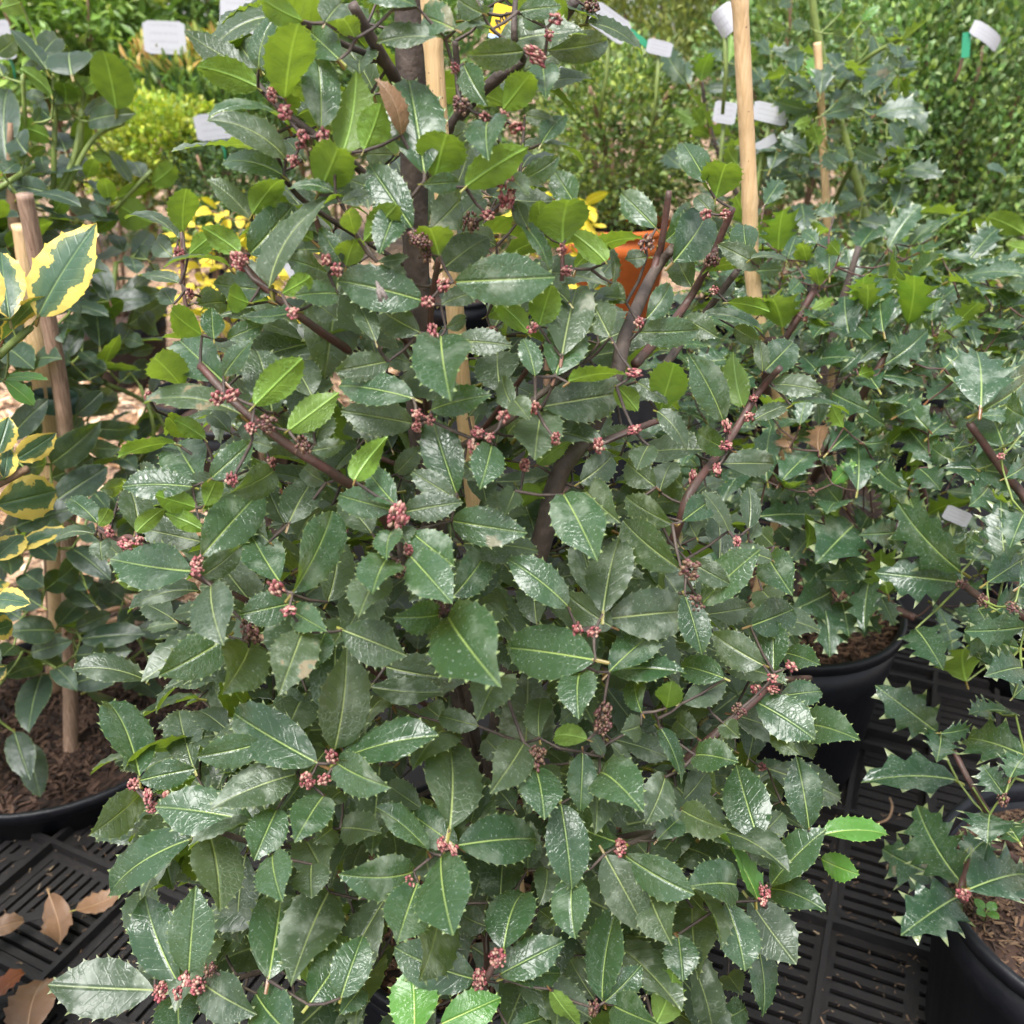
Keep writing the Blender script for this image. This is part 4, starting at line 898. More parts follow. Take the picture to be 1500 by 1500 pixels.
grow(rootC, spC, LC, BC, 'spiny', 'spiny', [(1411, 1310, 1), (1410, 856, 2), (1440, 880, 2), (1483, 890, 2), (1470, 1172, 2), (1466, 668, 0)], twigmat='bark_green', fill=fill_leaves(spC, 60, 0.058, 0.58, 0.2, 0.75, zlo=0.45, zhi=0.85, cond=lambda p: world_px(p)[0] > 1380), jit=0.012)

# ------------------------------------------------------------------ green holly showing at the right edge, mid height
rd = at_y(1640, 640, 1.42); rd = (rd.x, 1.42)
spD = Canopy(rd[0], rd[1], [(0.25, 0.22), (0.5, 0.30), (0.75, 0.30), (0.95, 0.22), (1.1, 0.12)])
LD = []
parse(1250, 250, 6, """1000 1190 780 980 150;1260 940 1240 820 170;1270 970 1120 990 80;1550 1240 1260 1060 220;1500 560 1180 420 190 u;1120 500 1480 530 60;1150 500 1060 430 90 u;1600 700 1380 660 120 u;1600 820 1400 820 120;1380 1240 1160 1200 90;1600 1010 1380 990 140;1100 1340 920 1320 100;1340 1490 1200 1350 110;1500 1420 1440 1260 130;1480 1380 1330 1290 120""", LD)
parse(1200, 480, 5, """1100 140 880 190 130;1200 260 1160 60 110;1040 320 960 220 100;1290 130 1480 100 80;1500 160 1220 130 90;980 60 830 130 110;1340 100 1260 20 100;880 60 800 20 90 u""", LD)
rootD = empty('green_holly', (rd[0], rd[1], gz))
tag(rootD, 'toothed holly with yellow-green stems reaching in from the right edge', 'holly')
build_pot(rootD, rd, 0.14, 0.115, 0.27, z0=gz + 0.006, chips=0)
BD = [('trunk', [Vector((rd[0], rd[1], 0.18)), Vector((rd[0], rd[1], 0.6)), Vector((rd[0] + .02, rd[1], 1.0))], [0.009, 0.007, 0.004], 'bark_green'),
      ('branch', can_path(spD, [(1416, 450, .98), (1440, 475, .95), (1473, 497, .9), (1540, 560, .5)]), [.003, .0035, .004, .005], 'bark_green'), ('branch', can_path(spD, [(1442, 392, .98), (1458, 408, .95), (1480, 440, .9), (1550, 520, .5)]), [.0025, .003, .0035, .004], 'bark_tan')]
grow(rootD, spD, LD, BD, 'holly', 'spiny_blue', [], twigmat='bark_green', extra=fill_leaves(spD, 70, 0.055, 0.5, 0.6, 1.0, zlo=0.5, zhi=0.95, cond=lambda p: world_px(p)[0] > 1400), young='young', jit=0.02)

# ------------------------------------------------------------------ smooth-leaved shrub in the low pot, left
shb = (lp_c[0] - 0.03, lp_c[1] + 0.02)
shr = Canopy(shb[0] - 0.01, shb[1], [(0.08, 0.22), (0.25, 0.33), (0.5, 0.32), (0.75, 0.27), (0.9, 0.22), (1.05, 0.14)], lean=(-0.10, 0.06))
LS = []
parse(0, 0, 5, """-30 400 110 290 110;340 510 90 240 120;300 420 420 290 140;200 540 310 450 90;525 550 510 400 250;850 800 760 410 230 u;380 700 150 520 70 u;330 720 190 690 70;430 700 640 590 100 u;610 650 690 600 90 u;620 850 815 740 70;650 890 980 835 90;530 850 385 830 60;
360 1010 50 905 110 u;480 1110 400 980 150;200 1120 130 1010 170;190 1140 330 1090 70;180 1140 70 1150 60;595 1330 500 1150 180;590 1100 620 870 110 u;60 1200 60 700 170 1;350 1410 60 1350 130;950 1330 800 1120 90;810 1150 680 1130 70 u;1040 1300 970 1200 100;1110 1350 1260 1230 120 u;
860 1450 1130 1370 90 u;720 1400 800 1500 90;370 870 270 760 100;480 760 460 620 130 u;250 900 320 820 90 1;560 1390 380 1330 70 u;690 1330 720 1400 70;640 1300 690 1180 80 u;800 1480 760 1320 100 u;20 1270 120 1200 90;150 20 0 60 110 u;20 560 -40 480 80;390 760 440 660 80;300 1150 330 1260 80""", LS)
parse(0, 280, 5, """730 170 520 90 110;870 100 1110 220 190 u;690 300 860 200 80 u;800 800 700 520 120;890 800 1100 640 100;890 830 1180 740 90;930 980 1220 800 140;730 1130 700 870 160;830 1200 950 1010 150;470 950 640 980 90;600 1000 480 1220 90;990 460 1100 320 120;960 490 1000 600 110;780 1310 640 1270 80;
560 800 480 860 120;400 150 470 20 110 u;700 60 780 180 100;520 240 400 220 90;830 320 900 430 90;1080 500 990 420 100;930 1080 1050 1120 90;1120 1150 940 1180 70;960 1330 1090 1280 110;520 1260 430 1180 90;650 1380 560 1300 110;880 1400 1000 1300 100;1050 900 1160 1040 110;1180 620 1090 560 90;600 1180 700 1260 80;420 980 460 1100 110""", LS)
parse(0, 560, 5, """380 590 720 310 170;330 600 100 620 120;80 400 340 150 130;400 870 770 640 170;380 700 670 560 150;120 1060 560 930 150;560 240 740 80 110;700 330 1010 330 120;650 470 880 480 110;530 1220 800 1430 150;1000 430 880 330 90;900 560 1000 640 100;820 840 900 950 110;700 820 800 930 120;
620 1060 720 1150 110;200 760 330 900 130;90 800 230 950 120;460 1060 350 1180 130;260 1190 400 1300 130;560 1330 420 1440 140;180 1400 320 1490 140;720 1250 640 1340 120;100 560 230 470 110;300 400 200 300 110;480 400 600 280 100;960 900 1040 1000 110;860 1130 980 1060 100""", LS)
parse(0, 840, 5, """400 420 70 430 170;430 380 640 170 150;560 400 800 300 110;600 480 1040 450 110;230 580 520 500 110;560 600 950 570 140;40 760 300 680 140;560 800 930 700 150;300 240 120 120 150;700 230 500 90 150;900 200 760 100 130;1000 420 1290 410 120;100 530 20 600 110;880 660 1000 740 110;150 330 20 260 110;760 560 660 640 120;
1050 560 1190 520 110;330 120 470 10 140;1000 720 920 850 90;640 120 560 20 120;860 380 960 300 120;420 700 560 850 110""", LS)
rootS = empty('smooth_leaf_shrub', (shb[0], shb[1], 0))
tag(rootS, 'dark smooth-leaved evergreen shrub with green stems, left, in bark mulch', 'shrub')
build_pot(rootS, lp_c, LPR, LPR - 0.03, 0.11, z0=-0.055, chips=2600, drop=0.012, chip_cols=((0.045, 0.022, 0.014), (0.07, 0.036, 0.023), (0.025, 0.013, 0.009), (0.10, 0.055, 0.035)), chip_len=0.02)
sb = at_z(82, 1015, 0.05)
BS = [('trunk', [sb, at_y(82, 900, sb.y), at_y(72, 650, sb.y + .02), at_y(55, 480, sb.y + .03), at_y(22, 330, sb.y + .04), at_y(15, 180, sb.y + .05)], [0.017, 0.015, 0.013, 0.011, 0.009, 0.003], 'bark_tan')]
for p, w in (([(120, 165, .95), (107, 235, .9), (75, 300, .6)], .004), ([(80, 115, .95), (80, 190, .9), (78, 280, .6)], .0035), ([(64, 235, .97), (20, 262, .9), (-20, 290, .7)], .0035), ([(182, 180, .97), (135, 205, .9), (90, 290, .5)], .0035), ([(222, 250, .97), (160, 315, .92), (130, 350, .8), (70, 420, .4)], .0035),
             ([(170, 385, .9), (160, 470, .88), (155, 530, .8), (90, 640, .3)], .004), ([(245, 635, .93), (215, 590, .9), (130, 555, .7), (80, 560, .3)], .003), ([(205, 565, .95), (225, 640, .93), (180, 700, .4)], .0028), ([(235, 970, .9), (205, 1018, .7), (150, 1000, .3)], .004), ([(120, 160, .9), (112, 240, .8), (70, 330, .3)], .004), ([(33, 110, .9), (38, 200, .85), (45, 330, .3)], .003)):
    BS.append(('branch', can_path(shr, p), [w * (0.9 + 0.15 * i) for i in range(len(p))], 'bark_green'))
exS = fill_leaves(shr, 140, 0.085, 0.48, 0.5, 1.0, zlo=0.14, zhi=0.85, cond=lambda p: world_px(p)[0] < 255 and world_px(p)[1] > 330)
grow(rootS, shr, LS, BS, 'smooth', 'shrub', [], twigmat='bark_green', extra=exS, fill=fill_leaves(shr, 260, 0.09, 0.48, 0.15, 0.75, zlo=0.14, zhi=0.85, cond=lambda p: world_px(p)[0] < 265) + fill_leaves(shr, 240, 0.09, 0.48, 0.1, 0.95, zlo=0.55, zhi=0.86, cond=lambda p: world_px(p)[0] < 270), jit=0.03, twig_r=0.0014)
# yellow-white flower buds at the top
ob = bud_mesh('bud_cluster', 9, 0.009, 0)
ob.color_attributes['col'].data.foreach_set('color', np.tile(np.array([0.62, 0.62, 0.28, 1], dtype=np.float32), len(ob.vertices)))
p = at(75, 107, shr.depth(75, 107, .95)); link('bud_cluster', ob, rootS, Matrix.Translation(p) @ Matrix.Scale(1.6, 4))

# ------------------------------------------------------------------ variegated holly, left edge
rv = at_y(-190, 700, 0.80); rv = (rv.x, 0.78)
vc = Canopy(rv[0], rv[1], [(0.25, 0.14), (0.45, 0.165), (0.7, 0.165), (0.9, 0.15), (1.0, 0.1)])
LV = []
parse(0, 280, 5, """285 910 690 280 330;70 930 10 480 260;20 1090 310 790 130 u;45 1370 340 1385 55 g;40 1395 240 1560 100 g;60 1130 190 1070 50;-60 900 -120 500 200;-40 1250 -160 1000 170""", LV)
parse(0, 560, 5, """-20 520 60 270 170;120 560 400 380 170;30 700 60 490 140;-30 900 390 800 300;-20 1330 490 1100 200;-40 1300 160 1130 200;-80 700 -200 520 200;-90 1100 -220 1000 200""", LV)
parse(0, 840, 5, """-40 190 215 220 170 g;-60 420 85 370 170 g;-120 300 -250 200 200;-60 780 40 690 90 g""", LV)
LV = [(a, b, c, d, w, f.replace('g', 'y') if b > 860 else f) for a, b, c, d, w, f in LV]
rootV = empty('variegated_holly', (-0.70, 0.60, 0))
tag(rootV, 'variegated holly with yellow-edged leaves at the left edge', 'holly')
build_pot(rootV, (-0.70, 0.60), 0.13, 0.105, 0.24, chips=0)
BV = [('trunk', [Vector((-0.70, 0.60, 0.2)), Vector((rv[0] - .02, rv[1], 0.6)), Vector((rv[0] + .02, rv[1], 0.95))], [0.008, 0.007, 0.004], 'bark_green'),
      ('branch', can_path(vc, [(40, 687, 1), (0, 707, .95), (-60, 740, .7)]), [.0035, .004, .0045], 'bark_tan'), ('branch', can_path(vc, [(45, 480, 1), (4, 515, .95), (-50, 570, .7)]), [.003, .0035, .004], 'bark_green')]
items = grow(rootV, vc, LV, BV, 'varieg', 'varieg', [], twigmat='bark_green', fill=[], jit=0.008, extra=fill_leaves(vc, 26, 0.055, 0.52, 0.5, 1.0, zlo=0.45, zhi=0.9, cond=lambda p: world_px(p)[0] < -30))

# ------------------------------------------------------------------ stakes of the side plants
stake('bamboo_stake', [Vector((ra[0] - .06, ra[1], 0.2)), at_y(1150, 700, ra[1] - .06), at_y(1106, 440, ra[1] - .09), at_y(1097, 260, ra[1] - .10), at_y(1084, 0, ra[1] - .11), at_y(1078, -120, ra[1] - .12)], 0.0088, 'bamboo', 'thick pale bamboo stake rising out of the spiny holly, upper right')
stake('thin_stake', [Vector((rb[0] - .01, rb[1] - .03, 0.15)), at_y(1214, 400, rb[1] - .1), at_y(1203, 160, rb[1] - .12), at_y(1197, 62, rb[1] - .12)], 0.0062, 'bamboo', 'thin tan stake inside the dark holly right of the thick bamboo')
stake('wooden_stake', [at_z(104, 1105, 0.045), at_y(103, 960, sb.y - .12), at_y(100, 760, sb.y - .13), at_y(93, 600, sb.y - .14), at_y(64, 430, sb.y - .15), at_y(36, 284, sb.y - .16)], 0.0105, 'old_wood', 'weathered grey-brown wooden stake in the left pot of bark mulch', sides=7, rings=False)
stake('bamboo_stake', [at_z(86, 1010, 0.05), at_y(82, 800, sb.y - .085), at_y(70, 640, sb.y - .09), at_y(50, 470, sb.y - .095), at_y(32, 330, sb.y - .10)], 0.0125, 'bamboo', 'old tan bamboo cane tied beside the weathered wooden stake')
m = MB(); tp = at_y(82, 588, sb.y - .115)
m.lathe([(0.0285, -0.011), (0.0295, 0), (0.0285, 0.011), (0.027, 0.011), (0.027, -0.011), (0.0285, -0.011)], (0, 0, 0), 24)
me = mesh('plant_tie', m.v, m.f, M['tie']); o = link('plant_tie', me, None, Matrix.Translation(tp) @ Matrix.Rotation(0.15, 4, 'Y') @ Matrix.Diagonal((1, 0.75, 1, 1)))
tag(o, 'dark green plastic tie binding the two left stakes together', 'tie')

# ------------------------------------------------------------------ bushes further back
def leaf_cloud(center, radii, n, size, pal, aspect=0.5, top_pal=None, seed=1, shell=0.45, up=0.6, lumpy=0.8):
    r = np.random.default_rng(seed)
    d = r.normal(size=(n, 3)); d /= np.linalg.norm(d, axis=1)[:, None]
    ph = r.uniform(0, 6.28, (7, 3)); fr = r.uniform(1.5, 6.5, (7, 3))
    bump = sum(np.sin(d[:, 0] * fr[i, 0] + ph[i, 0]) * np.sin(d[:, 1] * fr[i, 1] + ph[i, 1]) * np.sin(d[:, 2] * fr[i, 2] + ph[i, 2]) for i in range(7)) / 7
    q = (r.uniform(shell ** 3, 1, n) ** (1 / 3)) * (1 + lumpy * bump) * (1 + r.normal(0, 0.04, n))
    P = np.array(center) + d * np.array(radii) * q[:, None]
    ax = d * 0.8 + np.array([0, 0, up]) + r.normal(0, 0.55, (n, 3)); ax /= np.linalg.norm(ax, axis=1)[:, None]
    nn = d * 0.5 + np.array([0, 0, 0.8]) + r.normal(0, 0.5, (n, 3)); nn -= ax * (nn * ax).sum(1)[:, None]; nn /= np.linalg.norm(nn, axis=1)[:, None]
    sd = np.cross(nn, ax); L = size * r.uniform(0.65, 1.25, n)[:, None]
    tp = P + ax * L - nn * L * 0.12; mid = P + ax * L * 0.5
    a = mid + sd * L * aspect * 0.5 + nn * L * 0.08; b = mid - sd * L * aspect * 0.5 + nn * L * 0.08
    a2 = P + ax * L * 0.82 + sd * L * aspect * 0.27; b2 = P + ax * L * 0.82 - sd * L * aspect * 0.27
    V = np.stack([P, a, a2, tp, b2, b, mid], 1).reshape(-1, 3)
    base = np.arange(n) * 7
    F = np.concatenate([np.stack([base, base + 6, base + 1], 1), np.stack([base + 1, base + 6, base + 2], 1), np.stack([base + 2, base + 6, base + 3], 1), np.stack([base + 3, base + 6, base + 4], 1), np.stack([base + 4, base + 6, base + 5], 1), np.stack([base + 5, base + 6, base], 1)], 0)
    pal = np.array(pal) * 1.7; c = pal[r.integers(0, len(pal), n)]
    if top_pal is not None:
        tpl = np.array(top_pal) * 1.7; k = (d[:, 2] * q > 0.35) & (r.random(n) < 0.65); c[k] = tpl[r.integers(0, len(tpl), k.sum())]
    ph = r.uniform(0, 6.28, 6); cl = np.sin(P[:, 0] * 19 + ph[0]) * np.sin(P[:, 1] * 17 + ph[1]) + np.sin(P[:, 2] * 21 + ph[2]) * np.sin(P[:, 0] * 31 + ph[3])
    c = c * r.uniform(0.7, 1.25, n)[:, None] * (1 + 0.22 * cl)[:, None]
    Cc = np.concatenate([np.repeat(c, 7, 0), np.ones((n * 7, 1))], 1)
    return V, F, Cc
def cloud_obj(name, parts, parent, mat='far_leaf'):
    V = np.concatenate([p[0] for p in parts]); off = np.cumsum([0] + [len(p[0]) for p in parts[:-1]])
    F = np.concatenate([p[1] + o for p, o in zip(parts, off)]); C = np.concatenate([p[2] for p in parts])
    me = bpy.data.meshes.new(name); me.vertices.add(len(V)); me.vertices.foreach_set('co', V.astype(np.float32).ravel())
    me.loops.add(len(F) * 3); me.loops.foreach_set('vertex_index', F.astype(np.int32).ravel())
    me.polygons.add(len(F)); me.polygons.foreach_set('loop_start', np.arange(len(F), dtype=np.int32) * 3)
    me.polygons.foreach_set('use_smooth', np.ones(len(F), dtype=bool))
    me.update(calc_edges=True)
    a = me.color_attributes.new('col', 'FLOAT_COLOR', 'POINT'); a.data.foreach_set('color', C.astype(np.float32).ravel())
    me.materials.append(M[mat])
    return tag(link(name, me, parent), kind='stuff')
_seed = [100]
def bush(name, px, py, y, rx, ry, n, size, pal, label, cat='shrub', top_pal=None, pot='pot', lobes=(), group=None, aspect=0.5, stem=0.008, stems=5, pot_h=0.24, pot_r=0.14, up=0.6, ground=None, lumpy=0.8):
    c = at_y(px, py, y); t = depth_of(c); k = t / FPX
    g0 = gz + 0.006 if ground is None else ground
    root = empty(name, (c.x, y, g0)); tag(root, label, cat, group)
    parts = []
    for (lx, ly, lrx, lry, ln) in [(px, py, rx, ry, n)] + list(lobes):
        _seed[0] += 1; q = at_y(lx, ly, y + random.uniform(-.03, .03))
        parts.append(leaf_cloud(q, (lrx * k, min(lrx, max(lry, lrx * 0.8)) * k, lry * k), ln, size, pal, aspect, top_pal, _seed[0], up=up, lumpy=lumpy))
    cloud_obj('crown', parts, root)
    ph = g0
    if pot: build_pot(root, (c.x, y), pot_r, pot_r * 0.8, pot_h, z0=g0, mat=pot, chips=0); ph = g0 + pot_h - 0.03
    for i in range(stems):
        a = 6.283 * i / max(stems, 1) + 0.4; s = 0.75 * rx * k * (0 if stems == 1 else 1)
        top = c + Vector((math.cos(a) * s, math.sin(a) * s, (0.55 if stems > 1 else 0.2) * ry * k))
        b0 = Vector((c.x + 0.01 * math.cos(a), y + 0.01 * math.sin(a), ph)); mid = (b0 * 0.45 + top * 0.55) + Vector((-math.cos(a) * s * 0.2, -math.sin(a) * s * 0.2, 0))
        P, R = smooth_path([b0, mid, top], [stem, stem * 0.75, stem * 0.4], 4); m = MB(); m.tube(P, R, 6); m.build('stem', M['bark_tan'], root)
    return root
BOX_P = [(.070, .112, .030), (.050, .085, .024), (.095, .135, .034), (.085, .110, .040), (.17, .20, .045)]
OLIVE = [(.085, .110, .028), (.13, .15, .035), (.055, .080, .024), (.16, .17, .04)]
PIERIS = [(.055, .105, .028), (.080, .140, .035), (.040, .075, .025), (.11, .16, .04)]
DARKG = [(.035, .065, .022), (.050, .085, .028), (.028, .052, .02), (.065, .095, .035)]
JAP = [(.065, .120, .032), (.095, .155, .050), (.045, .085, .028), (.12, .16, .07), (.14, .19, .05)]
bush('clipped_ball_shrub', 905, 205, 2.15, 128, 138, 9000, .015, BOX_P, 'round clipped small-leaved green ball in an orange planter', pot='orange_pot', pot_h=0.20, pot_r=0.125, aspect=.6, lumpy=0.25, ground=at_y(890, 338, 2.05).z - 0.20)
zt = at_y(890, 338, 2.05).z - 0.20; bc = at_y(905, 205, 2.15)
m = MB(); m.lathe([(0.17, gz + .006), (0.172, gz + .02), (0.13, zt - .01), (0.125, zt - .001), (0.001, zt - .001)], (bc.x, 2.15, 0), 40)
tag(m.build('upturned_pot', M['pot'], None), 'upturned black pot holding up the orange planter', 'pot')
bush('upright_shrub', 1405, 230, 2.25, 130, 270, 16000, .017, JAP, 'upright dense tiny-leaved green shrub at the upper right', lobes=((1330, 120, 90, 170, 5000), (1480, 330, 90, 190, 5000)), aspect=.62, stems=8, up=1.0)
bush('small_leaf_shrub', 1180, 90, 2.75, 150, 170, 9000, .022, JAP, 'soft green shrub seen between the bamboo stake and dark spiny holly', stems=5)
bush('golden_ball_shrub', 235, 205, 2.5, 92, 62, 4200, .017, [(.16, .21, .028), (.21, .25, .03), (.11, .17, .022), (.25, .26, .035)], 'bright yellow-green shrub on a thin trunk, upper left', lobes=((180, 255, 52, 42, 1500), (300, 190, 40, 35, 700)), stems=1, stem=.010, aspect=.6, pot_h=0.2)
bush('dark_fine_shrub', 348, 268, 2.45, 92, 82, 5200, .015, DARKG, 'dark fine-leaved shrub right of the yellow-green one')
bush('low_green_shrub', 300, 335, 2.25, 48, 40, 1300, .018, JAP, 'small green shrub low behind the left bushes')
bush('flame_tip_shrub', 320, 135, 3.0, 150, 72, 3800, .045, PIERIS, 'narrow-leaved shrub with orange-tinted new tips, upper left', top_pal=[(.30, .19, .06), (.24, .22, .05), (.16, .19, .04)], aspect=.28, up=1.2)
bush('broad_green_shrub', 100, 45, 3.15, 140, 95, 4200, .055, [(.10, .17, .035), (.14, .21, .045), (.075, .13, .03)], 'light green whorled-leaf shrub behind the left edge', top_pal=[(.16, .23, .05), (.22, .25, .06)], aspect=.30, up=0.2)
bush('tall_dark_shrub', 300, 15, 3.7, 150, 95, 4200, .055, PIERIS, 'darker shrub behind the two white tags', aspect=.3, up=0.2, top_pal=[(.20, .20, .05), (.13, .18, .04)])
bush('tall_dark_shrub', 470, 60, 3.5, 150, 130, 3600, .05, PIERIS, 'dark shrub behind the upper left of the large holly', aspect=.3, up=0.3)
bush('hedge_shrub', 660, 80, 3.4, 160, 150, 4200, .045, PIERIS, 'green shrub behind the top of the large holly', aspect=.3)
bush('feathery_shrub', 960, 20, 3.3, 170, 110, 8000, .032, OLIVE, 'olive yellow-green feathery shrub behind the white tags, top right of middle', aspect=.22, up=1.2, top_pal=[(.17, .185, .035), (.14, .16, .03)])
bush('feathery_shrub', 1130, 0, 3.6, 150, 110, 6000, .034, OLIVE, 'olive feathery shrub at the top edge behind the bamboo stake', aspect=.22, up=1.2)
bush('feathery_shrub', 1300, 10, 3.5, 160, 110, 6000, .034, JAP, 'green feathery shrub at the top edge right of the thin stake', aspect=.3, up=1.0)
bush('hedge_shrub', 1480, 40, 3.6, 160, 130, 6000, .034, JAP, 'green shrub behind the reedy stems in the top right corner', aspect=.3, up=1.0)
# golden shrubs with real leaves
def golden(px, py, y, r, n, label):
    c = at_y(px, py, y); can = Canopy(c.x, y, [(c.z - r, r * .75), (c.z, r), (c.z + r * 0.8, r * .6)])
    rt = empty('golden_shrub', (c.x, y, gz)); tag(rt, label, 'shrub', 'golden-leaved shrubs')
    build_pot(rt, (c.x, y), 0.11, 0.09, 0.2, z0=gz + .006, chips=0)
    grow(rt, can, [], [('trunk', [Vector((c.x, y, gz + .15)), Vector((c.x, y, c.z))], [.008, .005], 'bark_tan')], 'smooth', 'gold', [], twigmat='bark_tan', extra=fill_leaves(can, n, 0.045, .48, .2, 1.0), fill=[])
golden(350, 395, 1.75, 0.14, 190, 'golden yellow shrub glimpsed through the left of the large holly')
golden(805, 358, 1.85, 0.11, 130, 'golden yellow shrub glimpsed beside the orange planter')
# far hedges close the view
for i, (x, y, w, h, sd) in enumerate(((-3.6, 5.0, 1.5, 1.25, 'left of all others'), (-1.7, 5.2, 1.5, 1.2, 'behind the white tags'), (0.1, 5.4, 1.5, 1.3, 'behind the large holly'), (1.9, 5.1, 1.5, 1.25, 'behind the dark holly'), (3.8, 5.3, 1.5, 1.3, 'right of all others'))):
    rt = empty('far_hedge', (x, y, gz)); tag(rt, 'tall far green hedge ' + sd + ' along the top edge', 'hedge', 'far hedges')
    _seed[0] += 1; cloud_obj('crown', [leaf_cloud((x, y, 1.0), (w * .85, 0.6, h), 9000, .075, OLIVE + DARKG, .35, None, _seed[0])], rt)
    for k in range(4):
        m = MB(); m.tube([(x - .6 + .4 * k, y, gz), (x - .6 + .4 * k + .05, y, 1.2)], [.03, .012], 6); m.build('trunk', M['bark_tan'], rt)
# reedy stems
c = at_y(1440, 40, 2.95); rt = empty('reed_clump', (c.x, c.y, gz)); tag(rt, 'clump of thin upright green stems in the top right corner', 'reeds')
for i in range(46):
    x, y = c.x + random.gauss(0, .10), c.y + random.gauss(0, .06); m = MB()
    h = random.uniform(1.1, 1.6); m.tube([(x, y, gz), (x + random.gauss(0, .02), y, h * .5), (x + random.gauss(0, .07), y, h)], [.005, .0045, .003], 5)
    m.build('stem', M['bark_green'], rt)

# ------------------------------------------------------------------ labels and tags
def card_mesh(w, h, mat, bend=0.0, th=0.0012):
    pts = []
    r = min(w, h) * 0.09; 
    for cx, cy, a0 in ((w / 2 - r, h / 2 - r, 0), (-w / 2 + r, h / 2 - r, 90), (-w / 2 + r, -h / 2 + r, 180), (w / 2 - r, -h / 2 + r, 270)):
        for k in range(4): a = rad(a0 + 30 * k); pts.append((cx + r * math.cos(a), cy + r * math.sin(a)))
    n = len(pts); bz = lambda x: -bend * (x / (w / 2)) ** 2 * w
    # strips so a bent card really bends
    xs = np.linspace(-w / 2, w / 2, 9); V, F = [], []
    def yr(x):
        e = w / 2 - abs(x); 
        return h / 2 if e >= r else h / 2 - r + math.sqrt(max(r * r - (r - e) ** 2, 0))
    for s in (1, -1):
        for x in xs:
            for t in (-1, 1): V.append((x, t * yr(x), bz(x) + s * th / 2))
    m = 9
    for i in range(m - 1):
        a = 2 * i; F.append((a, a + 2, a + 3, a + 1)); b = a + 2 * m; F.append((b, b + 1, b + 3, b + 2))
        F.append((a, b, b + 2, a + 2)); F.append((a + 1, a + 3, b + 3, b + 1))
    F.append((0, 1, 2 * m + 1, 2 * m)); F.append((2 * m - 2, 4 * m - 2, 4 * m - 1, 2 * m - 1))
    me = mesh('card', V, F, M[mat], False)
    l = me.uv_layers.new(name='flat')
    for lp in me.loops:
        v = V[lp.vertex_index]; l.data[lp.index].uv = (v[0] / w + .5, v[1] / h + .5)
    return me
def facing(p, roll=0, yaw=0, pitch=0):
    return Matrix.Translation(p) @ Matrix.Rotation(yaw, 4, 'Z') @ Matrix.Rotation(math.pi / 2 - pitch, 4, 'X') @ Matrix.Rotation(roll, 4, 'Z')
def plant_tag(px, py, y, w, h, roll, yaw, label, mat='white_tag', bend=0.0, pitch=0.15, stem='green_plastic', stem_px=60, name='plant_tag'):
    p = at_y(px, py, y); k = depth_of(p) / FPX
    rt = empty(name, p); tag(rt, label, 'plant tag', 'plant tags')
    Mx = facing(p, roll, yaw, pitch)
    link('card', card_mesh(w * k, h * k, mat, bend), rt, Mx)
    if stem:
        q = p + Vector((random.uniform(-.01, .01), 0.01, -stem_px * k)); m = MB()
        top = p + Vector((0, 0.0035, -h * k * 0.3)); d = (q - top)
        m.tube([top, top + d * .5 + Vector((.004, .004, 0)), q], [.0035, .003, .0025], 6); m.build('stem', M[stem], rt)
    return rt, Mx, k
plant_tag(241, 55, 2.85, 60, 44, rad(-2), 0.1, 'white printed plant tag on the orange-tipped shrub, upper left')
plant_tag(351, 24, 2.5, 60, 46, rad(-4), -0.15, 'white plant tag at the top edge right of the other upper left tag')
plant_tag(4, 58, 2.3, 26, 52, rad(3), 0.3, 'white tag cut off by the left edge')
plant_tag(318, 185, 2.3, 62, 36, rad(4), 0.3, 'greyish shaded tag seen behind the left branches of the large holly', pitch=0.1)
plant_tag(893, 34, 1.72, 62, 34, rad(-32), 0.2, 'bright white tag tilted behind a leaf at the top, right of middle', stem='bark_green', stem_px=130)
plant_tag(938, 58, 1.74, 46, 9, rad(-35), 0.1, 'narrow green strip tag below the tilted white one', mat='green_plastic', stem=None)
plant_tag(966, 70, 1.73, 38, 20, rad(-12), 0.1, 'small white tag end beside the green strip', stem='bark_green', stem_px=130)
plant_tag(1064, 28, 1.45, 36, 40, rad(38), -0.4, 'curled white tag behind the thick bamboo stake', bend=0.25, stem='bark_green', stem_px=130)
plant_tag(1062, 165, 1.62, 34, 30, rad(-8), 0.1, 'white tag left of the thick bamboo stake among holly leaves', stem='bark_green', stem_px=130)
plant_tag(1128, 166, 1.63, 52, 26, rad(-12), -0.1, 'white tag right of the thick bamboo stake among holly leaves', stem='bark_green', stem_px=130)
plant_tag(1118, 212, 1.62, 44, 14, rad(28), 0.1, 'pale tag lying slanted just right of the bamboo stake', stem='bark_green', stem_px=130, bend=.1)
plant_tag(1447, 52, 2.0, 56, 22, rad(-28), 0.3, 'folded off-white tag hanging among reedy stems, top right', bend=.1, stem=None)
plant_tag(1415, 66, 2.0, 12, 34, rad(4), 0.0, 'dark green clip strip beside the folded off-white tag', mat='green_plastic', stem='bark_tan', stem_px=50)
plant_tag(1402, 756, 1.05, 44, 22, rad(-24), 0.1, 'small pale green and white tag between the two right hollies', stem='bark_green', stem_px=130)
plant_tag(432, 388, 1.3, 32, 44, rad(28), 0.1, 'white tag glimpsed behind the left branches of the large holly', stem='bark_green', stem_px=130)
plant_tag(820, 112, 1.2, 26, 12, rad(60), 0.2, 'tiny green-white tag edge beside the ball shrub', stem=None)
M['yellow_tag'] = plain('yellow_tag', (0.80, 0.47, 0.02), None, rough=0.4)
M['ink'] = plain('dark_ink', (0.03, 0.02, 0.02), None, rough=0.5)
M['blue_tag'] = plain('pale_blue_tag', (0.42, 0.52, 0.80), None, rough=0.4)
rt, Mx, k = plant_tag(735, 30, 0.70, 30, 42, rad(-14), 0.1, 'yellow plant label with dark script letters near the top of the large holly', mat='yellow_tag', stem=None)
